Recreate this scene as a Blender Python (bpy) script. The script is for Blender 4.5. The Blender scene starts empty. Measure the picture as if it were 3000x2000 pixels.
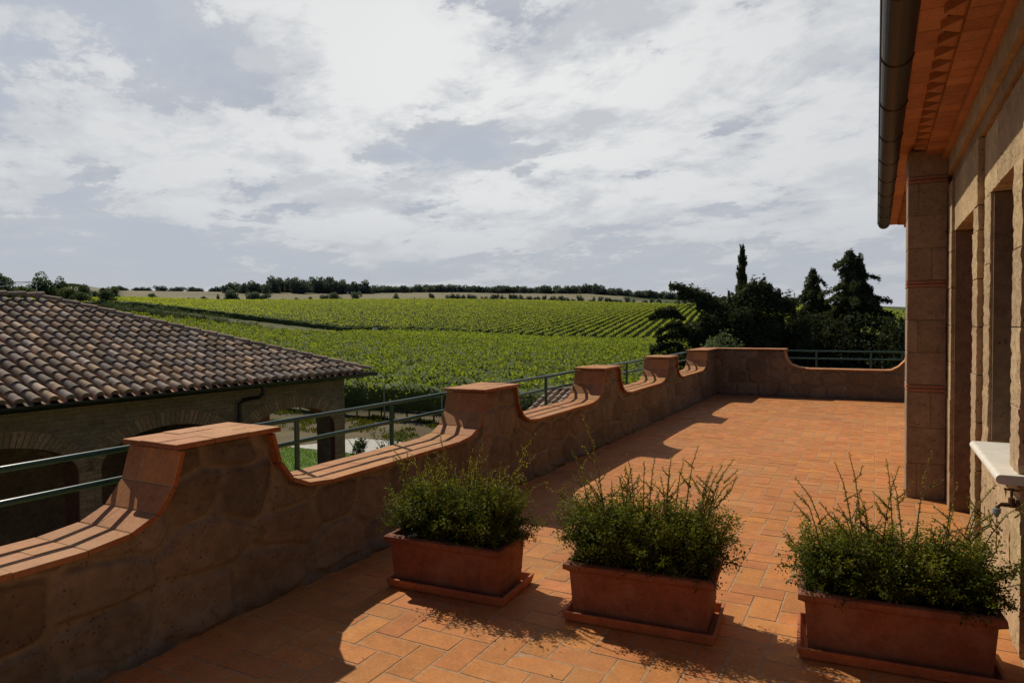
import bpy, math, random
import numpy as np
from mathutils import Matrix, Vector
random.seed(7)
rng = np.random.default_rng(11)
S = bpy.context.scene
C = S.collection
PI = math.pi
D2R = math.radians

# ------------------------------------------------------------------ camera
F, CX, CY, H = 2000., 1500., 1000., 1.6
ROLL = .008
vy = np.array([2567-CX, -(937-CY), -F]); vy /= np.linalg.norm(vy)
u_ = -(-ROLL*vy[0]+vy[1])/vy[2]
up = np.array([-ROLL, 1, u_]); up /= np.linalg.norm(up)
xx = np.cross(vy, up)
R3 = np.stack([xx, vy, up])
cam_d = bpy.data.cameras.new('camera'); cam = bpy.data.objects.new('camera', cam_d); C.objects.link(cam)
M = Matrix([list(R3[0])+[0], list(R3[1])+[0], list(R3[2])+[H], [0, 0, 0, 1]])
cam.matrix_world = M
cam_d.sensor_width = 36; cam_d.lens = 24; cam_d.clip_start = .05; cam_d.clip_end = 20000
S.camera = cam

def az_of(px): return -28.05+math.degrees(math.atan((px-1500)/2000.))

# ------------------------------------------------------------------ helpers
def tag(o, label=None, cat=None, group=None, kind=None):
    if label: o['label'] = label
    if cat: o['category'] = cat
    if group: o['group'] = group
    if kind: o['kind'] = kind
    return o
def thing(name, label, cat, loc=(0, 0, 0), rz=0, group=None):
    o = bpy.data.objects.new(name, None); C.objects.link(o)
    o.empty_display_size = .1
    o.location = loc; o.rotation_euler = (0, 0, rz)
    return tag(o, label, cat, group)
def mkobj(name, me, parent=None, loc=None):
    o = bpy.data.objects.new(name, me); C.objects.link(o)
    if parent: o.parent = parent
    if loc: o.location = loc
    return o
def dup(root, loc, rz=0, sc=(1, 1, 1), label=None):
    r = root.copy(); C.objects.link(r); r.location = loc; r.rotation_euler = (0, 0, rz); r.scale = sc
    if label: r['label'] = label
    for ch in list(root.children):
        c = ch.copy(); C.objects.link(c); c.parent = r
    return r

class MB:
    """collects faces with a per-face tint colour"""
    def __init__(s): s.v = []; s.f = []; s.c = []; s.m = []
    def face(s, pts, col=(1, 1, 1), mi=0):
        n = len(s.v); s.v += [tuple(p) for p in pts]; s.f.append(tuple(range(n, n+len(pts)))); s.c.append(col); s.m.append(mi)
    def hexa(s, p, col=(1, 1, 1), skip=(), mi=0):
        # p: 4 bottom (ccw from above) + 4 top
        n = len(s.v); s.v += [tuple(q) for q in p]
        F_ = [(3, 2, 1, 0), (4, 5, 6, 7), (0, 1, 5, 4), (1, 2, 6, 5), (2, 3, 7, 6), (3, 0, 4, 7)]
        for i, f in enumerate(F_):
            if i in skip: continue
            s.f.append(tuple(n+k for k in f)); s.c.append(col); s.m.append(mi)
    def box(s, x0, x1, y0, y1, z0, z1, col=(1, 1, 1), mi=0):
        s.hexa([(x0, y0, z0), (x1, y0, z0), (x1, y1, z0), (x0, y1, z0), (x0, y0, z1), (x1, y0, z1), (x1, y1, z1), (x0, y1, z1)], col, mi=mi)
    def bbox(s, x0, x1, y0, y1, z0, z1, b, col=(1, 1, 1), j=0.):
        # chamfered box: 24 verts
        def J(): return random.uniform(-j, j) if j else 0
        c = [(x0, y0, z0), (x1, y0, z0), (x1, y1, z0), (x0, y1, z0), (x0, y0, z1), (x1, y0, z1), (x1, y1, z1), (x0, y1, z1)]
        sg = [(1, 1, 1), (-1, 1, 1), (-1, -1, 1), (1, -1, 1), (1, 1, -1), (-1, 1, -1), (-1, -1, -1), (1, -1, -1)]
        n = len(s.v)
        for (px, py, pz), (sx, sy, sz) in zip(c, sg):
            jx, jy, jz = J(), J(), J()
            s.v += [(px+jx, py+sy*b+jy, pz+sz*b+jz), (px+sx*b+jx, py+jy, pz+sz*b+jz), (px+sx*b+jx, py+sy*b+jy, pz+jz)]
        def V(i, k): return n+3*i+k
        Q = [((3, 2, 1, 0), 2), ((4, 5, 6, 7), 2), ((0, 1, 5, 4), 1), ((1, 2, 6, 5), 0), ((2, 3, 7, 6), 1), ((3, 0, 4, 7), 0)]
        for f, k in Q:
            s.f.append(tuple(V(i, k) for i in f)); s.c.append(col); s.m.append(0)
        E_ = [(0, 1, 2, 1), (1, 2, 2, 0), (2, 3, 2, 1), (3, 0, 2, 0), (4, 5, 1, 2), (5, 6, 0, 2), (6, 7, 1, 2), (7, 4, 0, 2),
              (0, 4, 0, 1), (1, 5, 1, 0), (2, 6, 0, 1), (3, 7, 1, 0)]
        for a, b_, k1, k2 in E_:
            s.f.append((V(a, k1), V(b_, k1), V(b_, k2), V(a, k2))); s.c.append(col); s.m.append(0)
        for i in range(8):
            s.f.append((V(i, 0), V(i, 1), V(i, 2))); s.c.append(col); s.m.append(0)
    def tube(s, pts, rad, n=10, col=(1, 1, 1), caps=True, mi=0):
        pts = [Vector(p) for p in pts]
        if not hasattr(rad, '__len__'): rad = [rad]*len(pts)
        rings = []; ref = None
        for i, p in enumerate(pts):
            d = (pts[min(i+1, len(pts)-1)]-pts[max(i-1, 0)]).normalized()
            if ref is None: ref = Vector((0, 0, 1)) if abs(d.z) < .9 else Vector((1, 0, 0))
            a = d.cross(ref).normalized(); b = d.cross(a).normalized(); ref = -b if False else ref
            k = len(s.v)
            for q in range(n):
                t = 2*PI*q/n
                s.v.append(tuple(p+(a*math.cos(t)+b*math.sin(t))*rad[i]))
            rings.append(k)
        for i in range(len(rings)-1):
            for q in range(n):
                r0, r1 = rings[i], rings[i+1]
                s.f.append((r0+q, r0+(q+1) % n, r1+(q+1) % n, r1+q)); s.c.append(col); s.m.append(mi)
        if caps:
            s.f.append(tuple(rings[0]+q for q in range(n))[::-1]); s.c.append(col); s.m.append(mi)
            s.f.append(tuple(rings[-1]+q for q in range(n))); s.c.append(col); s.m.append(mi)
    def build(s, name, mat, parent=None, smooth=False, loc=None):
        me = bpy.data.meshes.new(name)
        me.from_pydata(s.v, [], s.f)
        mats = mat if isinstance(mat, (list, tuple)) else [mat]
        for m in mats: me.materials.append(m)
        if len(mats) > 1: me.polygons.foreach_set('material_index', s.m)
        ca = me.color_attributes.new('tint', 'FLOAT_COLOR', 'CORNER')
        arr = []
        for f, c in zip(s.f, s.c):
            arr += [c[0], c[1], c[2], 1.]*len(f)
        ca.data.foreach_set('color', arr)
        if smooth: me.polygons.foreach_set('use_smooth', [True]*len(s.f))
        me.validate(); me.update()
        return mkobj(name, me, parent, loc)

def quads_mesh(name, V, col, mat, parent=None, loc=None, quads=None, smooth=False):
    """V (N*4,3) as independent quads, or with explicit quads index array; col per vertex (.,3)"""
    me = bpy.data.meshes.new(name)
    V = np.asarray(V, dtype=np.float32)
    if quads is None: quads = np.arange(len(V)).reshape(-1, 4)
    nq = len(quads)
    me.vertices.add(len(V)); me.vertices.foreach_set('co', V.ravel())
    me.loops.add(nq*4); me.loops.foreach_set('vertex_index', quads.astype(np.int32).ravel())
    me.polygons.add(nq); me.polygons.foreach_set('loop_start', (np.arange(nq)*4).astype(np.int32))
    try: me.polygons.foreach_set('loop_total', np.full(nq, 4, dtype=np.int32))
    except Exception: pass
    me.materials.append(mat)
    if smooth: me.polygons.foreach_set('use_smooth', np.ones(nq, dtype=bool))
    me.update(calc_edges=True)
    ca = me.color_attributes.new('tint', 'FLOAT_COLOR', 'POINT')
    c4 = np.ones((len(V), 4), dtype=np.float32); c4[:, :3] = col
    ca.data.foreach_set('color', c4.ravel())
    me.validate()
    return mkobj(name, me, parent, loc)

def leaf_quads(P, size, aspect=.5, up_bias=0., dirs=None, fold=False, seed=0):
    """diamond shaped leaves centred on P"""
    r = np.random.default_rng(seed+len(P))
    n = len(P)
    a = r.normal(size=(n, 3))
    if dirs is not None: a = dirs+a*.35
    a /= np.linalg.norm(a, axis=1)[:, None]
    w = r.normal(size=(n, 3)); w[:, 2] += up_bias
    b = np.cross(a, w); b /= (np.linalg.norm(b, axis=1)[:, None]+1e-9)
    size = np.broadcast_to(size, (n,))[:, None]
    V = np.stack([P-a*size*.5, P+b*size*.5*aspect, P+a*size*.5, P-b*size*.5*aspect], axis=1)
    return V.reshape(-1, 3)

def vnoise(x, y, seed=0):
    x = np.asarray(x, float); y = np.asarray(y, float)
    xi = np.floor(x).astype(np.int64); yi = np.floor(y).astype(np.int64)
    xf = x-xi; yf = y-yi
    xf = xf*xf*(3-2*xf); yf = yf*yf*(3-2*yf)
    def h(a, b):
        n = (a*374761393+b*668265263+seed*982451653) & 0x7fffffff
        n = ((n ^ (n >> 13))*1274126177) & 0x7fffffff
        n = n ^ (n >> 16)
        return (n & 0xffff)/65535.
    return (h(xi, yi)*(1-xf)+h(xi+1, yi)*xf)*(1-yf)+(h(xi, yi+1)*(1-xf)+h(xi+1, yi+1)*xf)*yf
def fbm(x, y, o=4, seed=0):
    s = 0; a = .5
    for i in range(o):
        s = s+a*vnoise(x*2**i, y*2**i, seed+i*7); a *= .5
    return s/(1-.5**o)
def sstep(a, b, x):
    t = np.clip((x-a)/(b-a), 0, 1); return t*t*(3-2*t)

# ------------------------------------------------------------------ materials
def newmat(name):
    m = bpy.data.materials.new(name); m.use_nodes = True
    nt = m.node_tree
    for n in list(nt.nodes): nt.nodes.remove(n)
    out = nt.nodes.new('ShaderNodeOutputMaterial')
    return m, nt, out
def N(nt, t, **k):
    n = nt.nodes.new(t)
    for a, v in k.items():
        if a in n.inputs: n.inputs[a].default_value = v
        else: setattr(n, a, v)
    return n
def noise(nt, vec, scale, detail=4, rough=.55, w=None):
    n = N(nt, 'ShaderNodeTexNoise'); n.inputs['Scale'].default_value = scale
    n.inputs['Detail'].default_value = detail; n.inputs['Roughness'].default_value = rough
    nt.links.new(vec, n.inputs['Vector']); return n.outputs['Fac']
def ramp(nt, fac, pts):
    r = N(nt, 'ShaderNodeValToRGB'); e = r.color_ramp.elements
    while len(e) < len(pts): e.new(.5)
    for el, (p, c) in zip(e, pts):
        el.position = p; el.color = (c[0], c[1], c[2], 1) if hasattr(c, '__len__') else (c, c, c, 1)
    nt.links.new(fac, r.inputs['Fac']); return r.outputs['Color']
def mix(nt, a, b, fac, mode='MIX'):
    m = N(nt, 'ShaderNodeMix', data_type='RGBA', blend_type=mode)
    for sock, v in ((m.inputs[6], a), (m.inputs[7], b), (m.inputs[0], fac)):
        if isinstance(v, (int, float)): sock.default_value = v
        elif isinstance(v, (tuple, list)): sock.default_value = (*v[:3], 1)
        else: nt.links.new(v, sock)
    return m.outputs[2]
def math_(nt, op, a, b=0., c=None, clamp=False):
    m = N(nt, 'ShaderNodeMath', operation=op); m.use_clamp = clamp
    for i, v in enumerate((a, b) if c is None else (a, b, c)):
        if isinstance(v, (int, float)): m.inputs[i].default_value = v
        else: nt.links.new(v, m.inputs[i])
    return m.outputs[0]
def coords(nt): return N(nt, 'ShaderNodeNewGeometry').outputs['Position']
def tint(nt):
    a = N(nt, 'ShaderNodeAttribute'); a.attribute_name = 'tint'; return a.outputs['Color']
def finish(nt, out, col, rough=.8, bump=None, bstr=.3, bdist=.01, spec=.3, metal=0.):
    p = N(nt, 'ShaderNodeBsdfPrincipled')
    if isinstance(col, tuple): p.inputs['Base Color'].default_value = (*col[:3], 1)
    else: nt.links.new(col, p.inputs['Base Color'])
    if isinstance(rough, (int, float)): p.inputs['Roughness'].default_value = rough
    else: nt.links.new(rough, p.inputs['Roughness'])
    p.inputs['Specular IOR Level'].default_value = spec; p.inputs['Metallic'].default_value = metal
    if bump is not None:
        b = N(nt, 'ShaderNodeBump'); b.inputs['Strength'].default_value = bstr; b.inputs['Distance'].default_value = bdist
        nt.links.new(bump, b.inputs['Height']); nt.links.new(b.outputs['Normal'], p.inputs['Normal'])
    nt.links.new(p.outputs[0], out.inputs['Surface']); return p

def m_cotto(name, base, mott=.35, rough=.78, stain=True, pot=False):
    m, nt, out = newmat(name); P = coords(nt)
    t = mix(nt, base, tint(nt), 1., 'MULTIPLY')
    n1 = noise(nt, P, 9, 5, .6); n2 = noise(nt, P, 55, 4, .65); n3 = noise(nt, P, 1.3, 3)
    t = mix(nt, t, ramp(nt, n1, [(.3, .72), (.7, 1.25)]), mott*1.6, 'MULTIPLY')
    t = mix(nt, t, ramp(nt, n2, [(.3, .78), (.62, 1.12)]), .8, 'MULTIPLY')
    if stain:
        t = mix(nt, t, (base[0]*.95, base[1]*1.35, base[2]*1.9), ramp(nt, n3, [(.45, 0.), (.75, .5)]))
        n4 = noise(nt, P, 30, 6, .75)
        t = mix(nt, t, (.30, .085, .03), ramp(nt, n4, [(.60, 0.), (.70, .5)]))
        t = mix(nt, t, (.62, .38, .20), ramp(nt, noise(nt, P, 17, 7, .75), [(.57, 0.), (.68, .38)]))
        t = mix(nt, t, (.20, .10, .05), ramp(nt, noise(nt, P, .55, 6, .65), [(.52, 0.), (.70, .28)]))
    if pot:
        sx_ = N(nt, 'ShaderNodeSeparateXYZ'); nt.links.new(P, sx_.inputs[0])
        low = ramp(nt, math_(nt, 'ADD', sx_.outputs[2], math_(nt, 'MULTIPLY', n1, .10)), [(.07, .75), (.17, 0.)])
        t = mix(nt, t, (.17, .095, .06), math_(nt, 'MULTIPLY', low, .7))
        lime = ramp(nt, noise(nt, P, 3.5, 7, .7), [(.50, 0.), (.66, .55)])
        t = mix(nt, t, (base[0]*1.35, base[1]*2.1, base[2]*2.6), lime)
    finish(nt, out, t, rough, math_(nt, 'ADD', n2, math_(nt, 'MULTIPLY', n1, 1.5)), .35, .004, .25)
    return m
def m_tuff(name, base, dark=.5, joints=None, bd=.012):
    """porous volcanic tuff; joints = (row height, block width, mortar)"""
    m, nt, out = newmat(name); P = coords(nt)
    t = mix(nt, base, tint(nt), 1., 'MULTIPLY')
    n1 = noise(nt, P, 2.2, 4); n2 = noise(nt, P, 14, 6, .65); n3 = noise(nt, P, 70, 3, .6)
    t = mix(nt, t, ramp(nt, n1, [(.3, .75), (.7, 1.2)]), .8, 'MULTIPLY')
    t = mix(nt, t, ramp(nt, n2, [(.3, .7), (.7, 1.22)]), .8, 'MULTIPLY')
    v = N(nt, 'ShaderNodeTexVoronoi', feature='F1'); v.inputs['Scale'].default_value = 38
    nt.links.new(P, v.inputs['Vector'])
    pit = ramp(nt, v.outputs['Distance'], [(.12, 0.), (.3, 1.)])
    gate = ramp(nt, noise(nt, P, 11, 3), [(.45, 1.), (.6, 0.)])
    pit = mix(nt, pit, (1, 1, 1), gate)
    t = mix(nt, t, pit, dark, 'MULTIPLY')
    h = math_(nt, 'ADD', math_(nt, 'MULTIPLY', n2, .9), math_(nt, 'MULTIPLY', n3, .35))
    sp = N(nt, 'ShaderNodeSeparateColor'); nt.links.new(pit, sp.inputs[0])
    h = math_(nt, 'ADD', h, math_(nt, 'MULTIPLY', sp.outputs[0], .6))
    if joints:
        s = N(nt, 'ShaderNodeSeparateXYZ'); nt.links.new(P, s.inputs[0])
        cc = N(nt, 'ShaderNodeCombineXYZ')
        nt.links.new(math_(nt, 'ADD', s.outputs[1], s.outputs[0]), cc.inputs[0]); nt.links.new(s.outputs[2], cc.inputs[1])
        b = N(nt, 'ShaderNodeTexBrick'); b.inputs['Scale'].default_value = 1
        b.inputs['Row Height'].default_value = joints[0]; b.inputs['Brick Width'].default_value = joints[1]
        b.inputs['Mortar Size'].default_value = joints[2]; b.inputs['Mortar Smooth'].default_value = .3
        b.inputs['Color1'].default_value = (.8, .8, .8, 1); b.inputs['Color2'].default_value = (1.1, 1.1, 1.1, 1)
        b.inputs['Mortar'].default_value = (*(joints[3] if len(joints) > 3 else (1.15, 1.1, 1.05)), 1)
        nt.links.new(cc.outputs[0], b.inputs['Vector'])
        t = mix(nt, t, b.outputs['Color'], .9, 'MULTIPLY')
        h = math_(nt, 'SUBTRACT', h, math_(nt, 'MULTIPLY', b.outputs['Fac'], 1.2))
    finish(nt, out, t, .93, h, .7, bd, .12)
    return m
def m_leaf(name, c1, c2, trans=.4, nscale=3., rough=.5, spec=.2):
    m, nt, out = newmat(name); P = coords(nt)
    c = mix(nt, c1, c2, ramp(nt, noise(nt, P, nscale, 3), [(.35, 0.), (.65, 1.)]))
    c = mix(nt, c, tint(nt), 1., 'MULTIPLY')
    p = N(nt, 'ShaderNodeBsdfPrincipled'); nt.links.new(c, p.inputs['Base Color'])
    p.inputs['Roughness'].default_value = rough; p.inputs['Specular IOR Level'].default_value = spec
    tr = N(nt, 'ShaderNodeBsdfTranslucent')
    nt.links.new(mix(nt, c, (1.25, 1.25, .45), 1., 'MULTIPLY'), tr.inputs['Color'])
    ms = N(nt, 'ShaderNodeMixShader'); ms.inputs[0].default_value = trans
    nt.links.new(p.outputs[0], ms.inputs[1]); nt.links.new(tr.outputs[0], ms.inputs[2])
    nt.links.new(ms.outputs[0], out.inputs['Surface'])
    return m
def m_plain(name, col, rough=.6, nsc=20, amt=.3, metal=0., spec=.4, bstr=.2, bdist=.003):
    m, nt, out = newmat(name); P = coords(nt)
    n = noise(nt, P, nsc, 5)
    c = mix(nt, mix(nt, col, tint(nt), 1., 'MULTIPLY'), ramp(nt, n, [(.3, 1-amt), (.7, 1+amt)]), 1., 'MULTIPLY')
    finish(nt, out, c, rough, n, bstr, bdist, spec, metal); return m

COTTO = (.53, .198, .056)
M_floor = m_cotto('cotto_floor', COTTO)
M_coping = m_cotto('cotto_coping', (.52, .225, .085))
M_grout = m_plain('grout', (.43, .255, .135), .95, 25, .25)
M_rubble = m_tuff('rubble_tuff', (.205, .158, .115), .42)
M_villa = m_tuff('villa_tuff', (.44, .315, .18), .6)
M_villaj = m_tuff('villa_tuff_blocks', (.47, .32, .175), .45, (.29, .47, .012))
M_pillar = m_tuff('pillar_tuff', (.30, .215, .145), .5)
M_brick = m_cotto('red_brick', (.34, .155, .095), stain=False)
M_cornice = m_cotto('cornice_cotto', (.42, .185, .095), stain=False)
M_gutter = m_plain('brown_gutter', (.026, .022, .020), .5, 8, .2, 0., .4)
M_dark = m_plain('dark_interior', (.012, .011, .010), .7, 5, .2)
M_marble = m_plain('white_travertine', (.72, .66, .56), .55, 14, .08, spec=.4)
M_green = m_plain('green_paint', (.012, .072, .060), .30, 60, .2, 0., .6, .1, .001)
M_pot = m_cotto('terracotta_pot', (.24, .078, .040), .5, .8, stain=False, pot=True)
M_saucer = m_cotto('terracotta_saucer', (.42, .14, .06), .4, .8, stain=False)
M_weather = None
M_soil = m_plain('potting_soil', (.03, .02, .013), .95, 60, .5, bstr=.8, bdist=.01)
M_shrub = m_leaf('shrub_leaf', (.055, .098, .018), (.11, .155, .026), .36, 6., .55, .12)
M_stem = m_plain('twig', (.10, .065, .035), .8, 40, .3)
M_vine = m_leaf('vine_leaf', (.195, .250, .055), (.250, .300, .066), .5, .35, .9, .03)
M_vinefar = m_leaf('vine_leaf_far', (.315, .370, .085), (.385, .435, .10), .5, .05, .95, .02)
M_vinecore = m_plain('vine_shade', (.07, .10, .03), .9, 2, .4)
M_bark = m_plain('bark', (.07, .05, .035), .9, 12, .4, bstr=.6, bdist=.02)
M_conifer = m_leaf('conifer_needles', (.060, .075, .048), (.098, .116, .060), .22, .8, .85, .04)
M_cypress = m_leaf('cypress_needles', (.070, .088, .056), (.105, .125, .066), .22, 1.5, .85, .04)
M_broad = m_leaf('broadleaf_far', (.155, .185, .18), (.175, .205, .182), .2, .02, .95, .02)  # distance haze put into the leaf colour as a bluish tone
M_broadn = m_leaf('broadleaf_mid', (.105, .135, .088), (.14, .17, .095), .25, .1, .95, .03)
M_metal = m_plain('galvanised', (.45, .46, .47), .35, 30, .1, .8)
M_brass = m_plain('old_brass', (.18, .11, .06), .45, 40, .3, .6)
M_whiteplastic = m_plain('white_plastic', (.6, .6, .58), .5, 10, .1)
M_farmwall = m_tuff('farm_wall', (.235, .19, .145), .3, (.075, .26, .008, (.85, .82, .78)), .008)
M_farmbrick = m_plain('farm_brick', (.28, .205, .14), .9, 18, .3, bstr=.4, bdist=.006)
M_redplaster = m_plain('reddish_reveal', (.24, .085, .05), .9, 12, .3)
M_coppo = None

def m_roof():
    m, nt, out = newmat('coppi_clay'); P = coords(nt)
    t = mix(nt, (.50, .355, .25), tint(nt), 1., 'MULTIPLY')
    n1 = noise(nt, P, 7, 6, .7); n2 = noise(nt, P, 28, 5, .7)
    t = mix(nt, t, (.17, .16, .145), ramp(nt, n1, [(.40, 0.), (.62, .75)]))
    t = mix(nt, t, (.36, .31, .13), ramp(nt, n2, [(.54, 0.), (.66, .6)]))
    t = mix(nt, t, ramp(nt, n2, [(.3, .65), (.65, 1.2)]), .8, 'MULTIPLY')
    finish(nt, out, t, .92, n2, .5, .006, .15); return m
M_coppo = m_roof()

# ------------------------------------------------------------------ world + sun
SUN = Vector((-.95, .45, 1.01)).normalized()
sun_el = math.asin(SUN.z); sun_azm = math.atan2(SUN.x, SUN.y)   # clockwise from +Y when positive x
W = bpy.data.worlds.new('World'); S.world = W; W.use_nodes = True
nt = W.node_tree
for n in list(nt.nodes): nt.nodes.remove(n)
wo = nt.nodes.new('ShaderNodeOutputWorld'); bg = nt.nodes.new('ShaderNodeBackground')
sky = nt.nodes.new('ShaderNodeTexSky'); sky.sky_type = 'NISHITA'; sky.sun_disc = False
sky.sun_elevation = sun_el; sky.sun_rotation = sun_azm
sky.air_density = 1.; sky.dust_density = .6; sky.ozone_density = 1.2; sky.altitude = 200
tc = nt.nodes.new('ShaderNodeTexCoord'); dvec = tc.outputs['Generated']
sep = N(nt, 'ShaderNodeSeparateXYZ'); nt.links.new(dvec, sep.inputs[0])
X_, Y_, Z_ = sep.outputs
zc = math_(nt, 'MAXIMUM', Z_, 0.)
den = math_(nt, 'ADD', zc, .20)
cmb = N(nt, 'ShaderNodeCombineXYZ')
nt.links.new(math_(nt, 'DIVIDE', X_, den), cmb.inputs[0]); nt.links.new(math_(nt, 'DIVIDE', Y_, den), cmb.inputs[1])
mp = N(nt, 'ShaderNodeMapping'); nt.links.new(cmb.outputs[0], mp.inputs[0])
mp.inputs['Rotation'].default_value = (0, 0, D2R(28)); mp.inputs['Scale'].default_value = (.95, 1.1, 1); mp.inputs['Location'].default_value = (3.1, 1.7, 0)
# domain warp
wn = N(nt, 'ShaderNodeTexNoise'); wn.inputs['Scale'].default_value = 1.1; wn.inputs['Detail'].default_value = 3
nt.links.new(mp.outputs[0], wn.inputs['Vector'])
wv = N(nt, 'ShaderNodeVectorMath', operation='MULTIPLY_ADD')
nt.links.new(wn.outputs['Color'], wv.inputs[0]); wv.inputs[1].default_value = (.22, .22, 0); nt.links.new(mp.outputs[0], wv.inputs[2])
big = noise(nt, wv.outputs[0], .9, 3, .5)
med = noise(nt, wv.outputs[0], 2.3, 10, .60)
fine = noise(nt, wv.outputs[0], 9.5, 9, .68)
sh = N(nt, 'ShaderNodeVectorMath', operation='ADD'); nt.links.new(wv.outputs[0], sh.inputs[0]); sh.inputs[1].default_value = (.10, -.07, .3)
shade = noise(nt, sh.outputs[0], 2.9, 9, .60)
# direction-anchored blobs of cloud / clear sky (azimuth,elevation in degrees ; radius ; gain)
def blob(az, el, rx, rz, gain):
    d = (math.sin(D2R(az))*math.cos(D2R(el)), math.cos(D2R(az))*math.cos(D2R(el)), math.sin(D2R(el)))
    a = D2R(az)
    v = N(nt, 'ShaderNodeVectorMath', operation='SUBTRACT'); nt.links.new(dvec, v.inputs[0]); v.inputs[1].default_value = d
    s1 = N(nt, 'ShaderNodeVectorMath', operation='DOT_PRODUCT'); nt.links.new(v.outputs[0], s1.inputs[0]); s1.inputs[1].default_value = (math.cos(a)/D2R(rx), -math.sin(a)/D2R(rx), 0)
    s2 = N(nt, 'ShaderNodeVectorMath', operation='DOT_PRODUCT'); nt.links.new(v.outputs[0], s2.inputs[0]); s2.inputs[1].default_value = (0, 0, 1/D2R(rz))
    s3 = N(nt, 'ShaderNodeVectorMath', operation='DOT_PRODUCT'); nt.links.new(v.outputs[0], s3.inputs[0]); s3.inputs[1].default_value = (math.sin(a)*2, math.cos(a)*2, 0)
    q = math_(nt, 'ADD', math_(nt, 'ADD', math_(nt, 'POWER', math_(nt, 'ABSOLUTE', s1.outputs[1+0 if False else 'Value'], 0.), 2.), math_(nt, 'POWER', math_(nt, 'ABSOLUTE', s2.outputs['Value'], 0.), 2.)),
              math_(nt, 'POWER', math_(nt, 'ABSOLUTE', s3.outputs['Value'], 0.), 2.))
    return math_(nt, 'MULTIPLY', math_(nt, 'EXPONENT', math_(nt, 'MULTIPLY', q, -1.)), gain)
BL = [(-27, 21, 13, 5.0, .10), (-50, 12.5, 10, 3.6, .10), (-22, 10, 14, 3.2, .10), (-14, 19, 9, 4, .03), (-38, 19, 5, 3.5, .10), (-36, 8.5, 12, 2.5, .08),
      (-31, 14.2, 8, 2.0, -.32), (-57, 21, 10, 5, -.14), (-13, 9.5, 9, 3, -.06), (-58, 5.5, 14, 2.5, -.20), (-10, 4, 14, 2., -.12), (-38, 4, 18, 1.6, -.10), (-4, 14, 8, 5, .05)]
acc = None
for b in BL:
    v = blob(*b); acc = v if acc is None else math_(nt, 'ADD', acc, v)
bn = noise(nt, wv.outputs[0], 6.5, 10, .66)
bil = math_(nt, 'MULTIPLY', math_(nt, 'SUBTRACT', bn, .5), .42)
acc = math_(nt, 'ADD', acc, bil)
dens = math_(nt, 'ADD', math_(nt, 'ADD', math_(nt, 'MULTIPLY', big, .45), math_(nt, 'MULTIPLY', med, .85)), math_(nt, 'ADD', math_(nt, 'MULTIPLY', fine, .26), acc))
cl = ramp(nt, dens, [(.71, 0.), (.74, .5), (.77, .85), (.85, 1.)])
# sun-side factor
dh = N(nt, 'ShaderNodeVectorMath', operation='DOT_PRODUCT'); nt.links.new(dvec, dh.inputs[0]); dh.inputs[1].default_value = tuple(Vector((-.50, .86, .12)).normalized())
side = ramp(nt, dh.outputs['Value'], [(.0, .10), (.45, .16), (.72, .85), (.80, 1.)])
cloudc = mix(nt, (5.9, 6.1, 6.4), (8.6, 8.65, 8.55), ramp(nt, math_(nt, 'ADD', math_(nt, 'MULTIPLY', shade, 1.0), math_(nt, 'MULTIPLY', dens, .45)), [(.76, 0.), (.91, 1.)]))
clearc = mix(nt, (4.8, 5.25, 6.05), (4.9, 5.3, 5.8), ramp(nt, zc, [(.0, 1.), (.18, 0.)]))
hole = ramp(nt, math_(nt, 'ADD', math_(nt, 'ADD', math_(nt, 'MULTIPLY', big, .5), math_(nt, 'MULTIPLY', shade, .5)), math_(nt, 'MULTIPLY', acc, .75)), [(.33, 0.15), (.42, .7), (.52, 1.)])
greyc = mix(nt, (4.65, 4.95, 5.55), (6.1, 6.25, 6.45), ramp(nt, math_(nt, 'ADD', math_(nt, 'MULTIPLY', med, .7), math_(nt, 'MULTIPLY', fine, .3)), [(.36, 0.), (.62, 1.)]))
glow = blob(-30, 20, 26, 13, 1.)
cloudc = mix(nt, (6.3, 6.45, 6.65), cloudc, math_(nt, 'ADD', math_(nt, 'MULTIPLY', glow, .85), .22, clamp=True))
veil = mix(nt, mix(nt, clearc, greyc, hole), cloudc, cl)
# greyer haze band above the horizon
hz = ramp(nt, zc, [(.03, 1.), (.17, 0.)])
veil = mix(nt, veil, (4.75, 5.0, 5.5), math_(nt, 'MULTIPLY', hz, .72))
veil = mix(nt, veil, side, 1., 'MULTIPLY')
skyc = mix(nt, sky.outputs[0], (1, 1, 1), 0.)
covr = ramp(nt, dh.outputs['Value'], [(.35, .0), (.72, .93)])
fin = mix(nt, mix(nt, skyc, (.34, .38, .45), 1., 'MULTIPLY'), veil, covr)
nt.links.new(fin, bg.inputs['Color']); bg.inputs['Strength'].default_value = .1
nt.links.new(bg.outputs[0], wo.inputs['Surface'])

sd = bpy.data.lights.new('sun', 'SUN'); sd.energy = 3.6; sd.angle = D2R(.53); sd.color = (1, .935, .80)
so = bpy.data.objects.new('sun', sd); C.objects.link(so)
so.rotation_euler = (-SUN).to_track_quat('-Z', 'Y').to_euler(); so.location = (-10, 5, 12)

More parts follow.
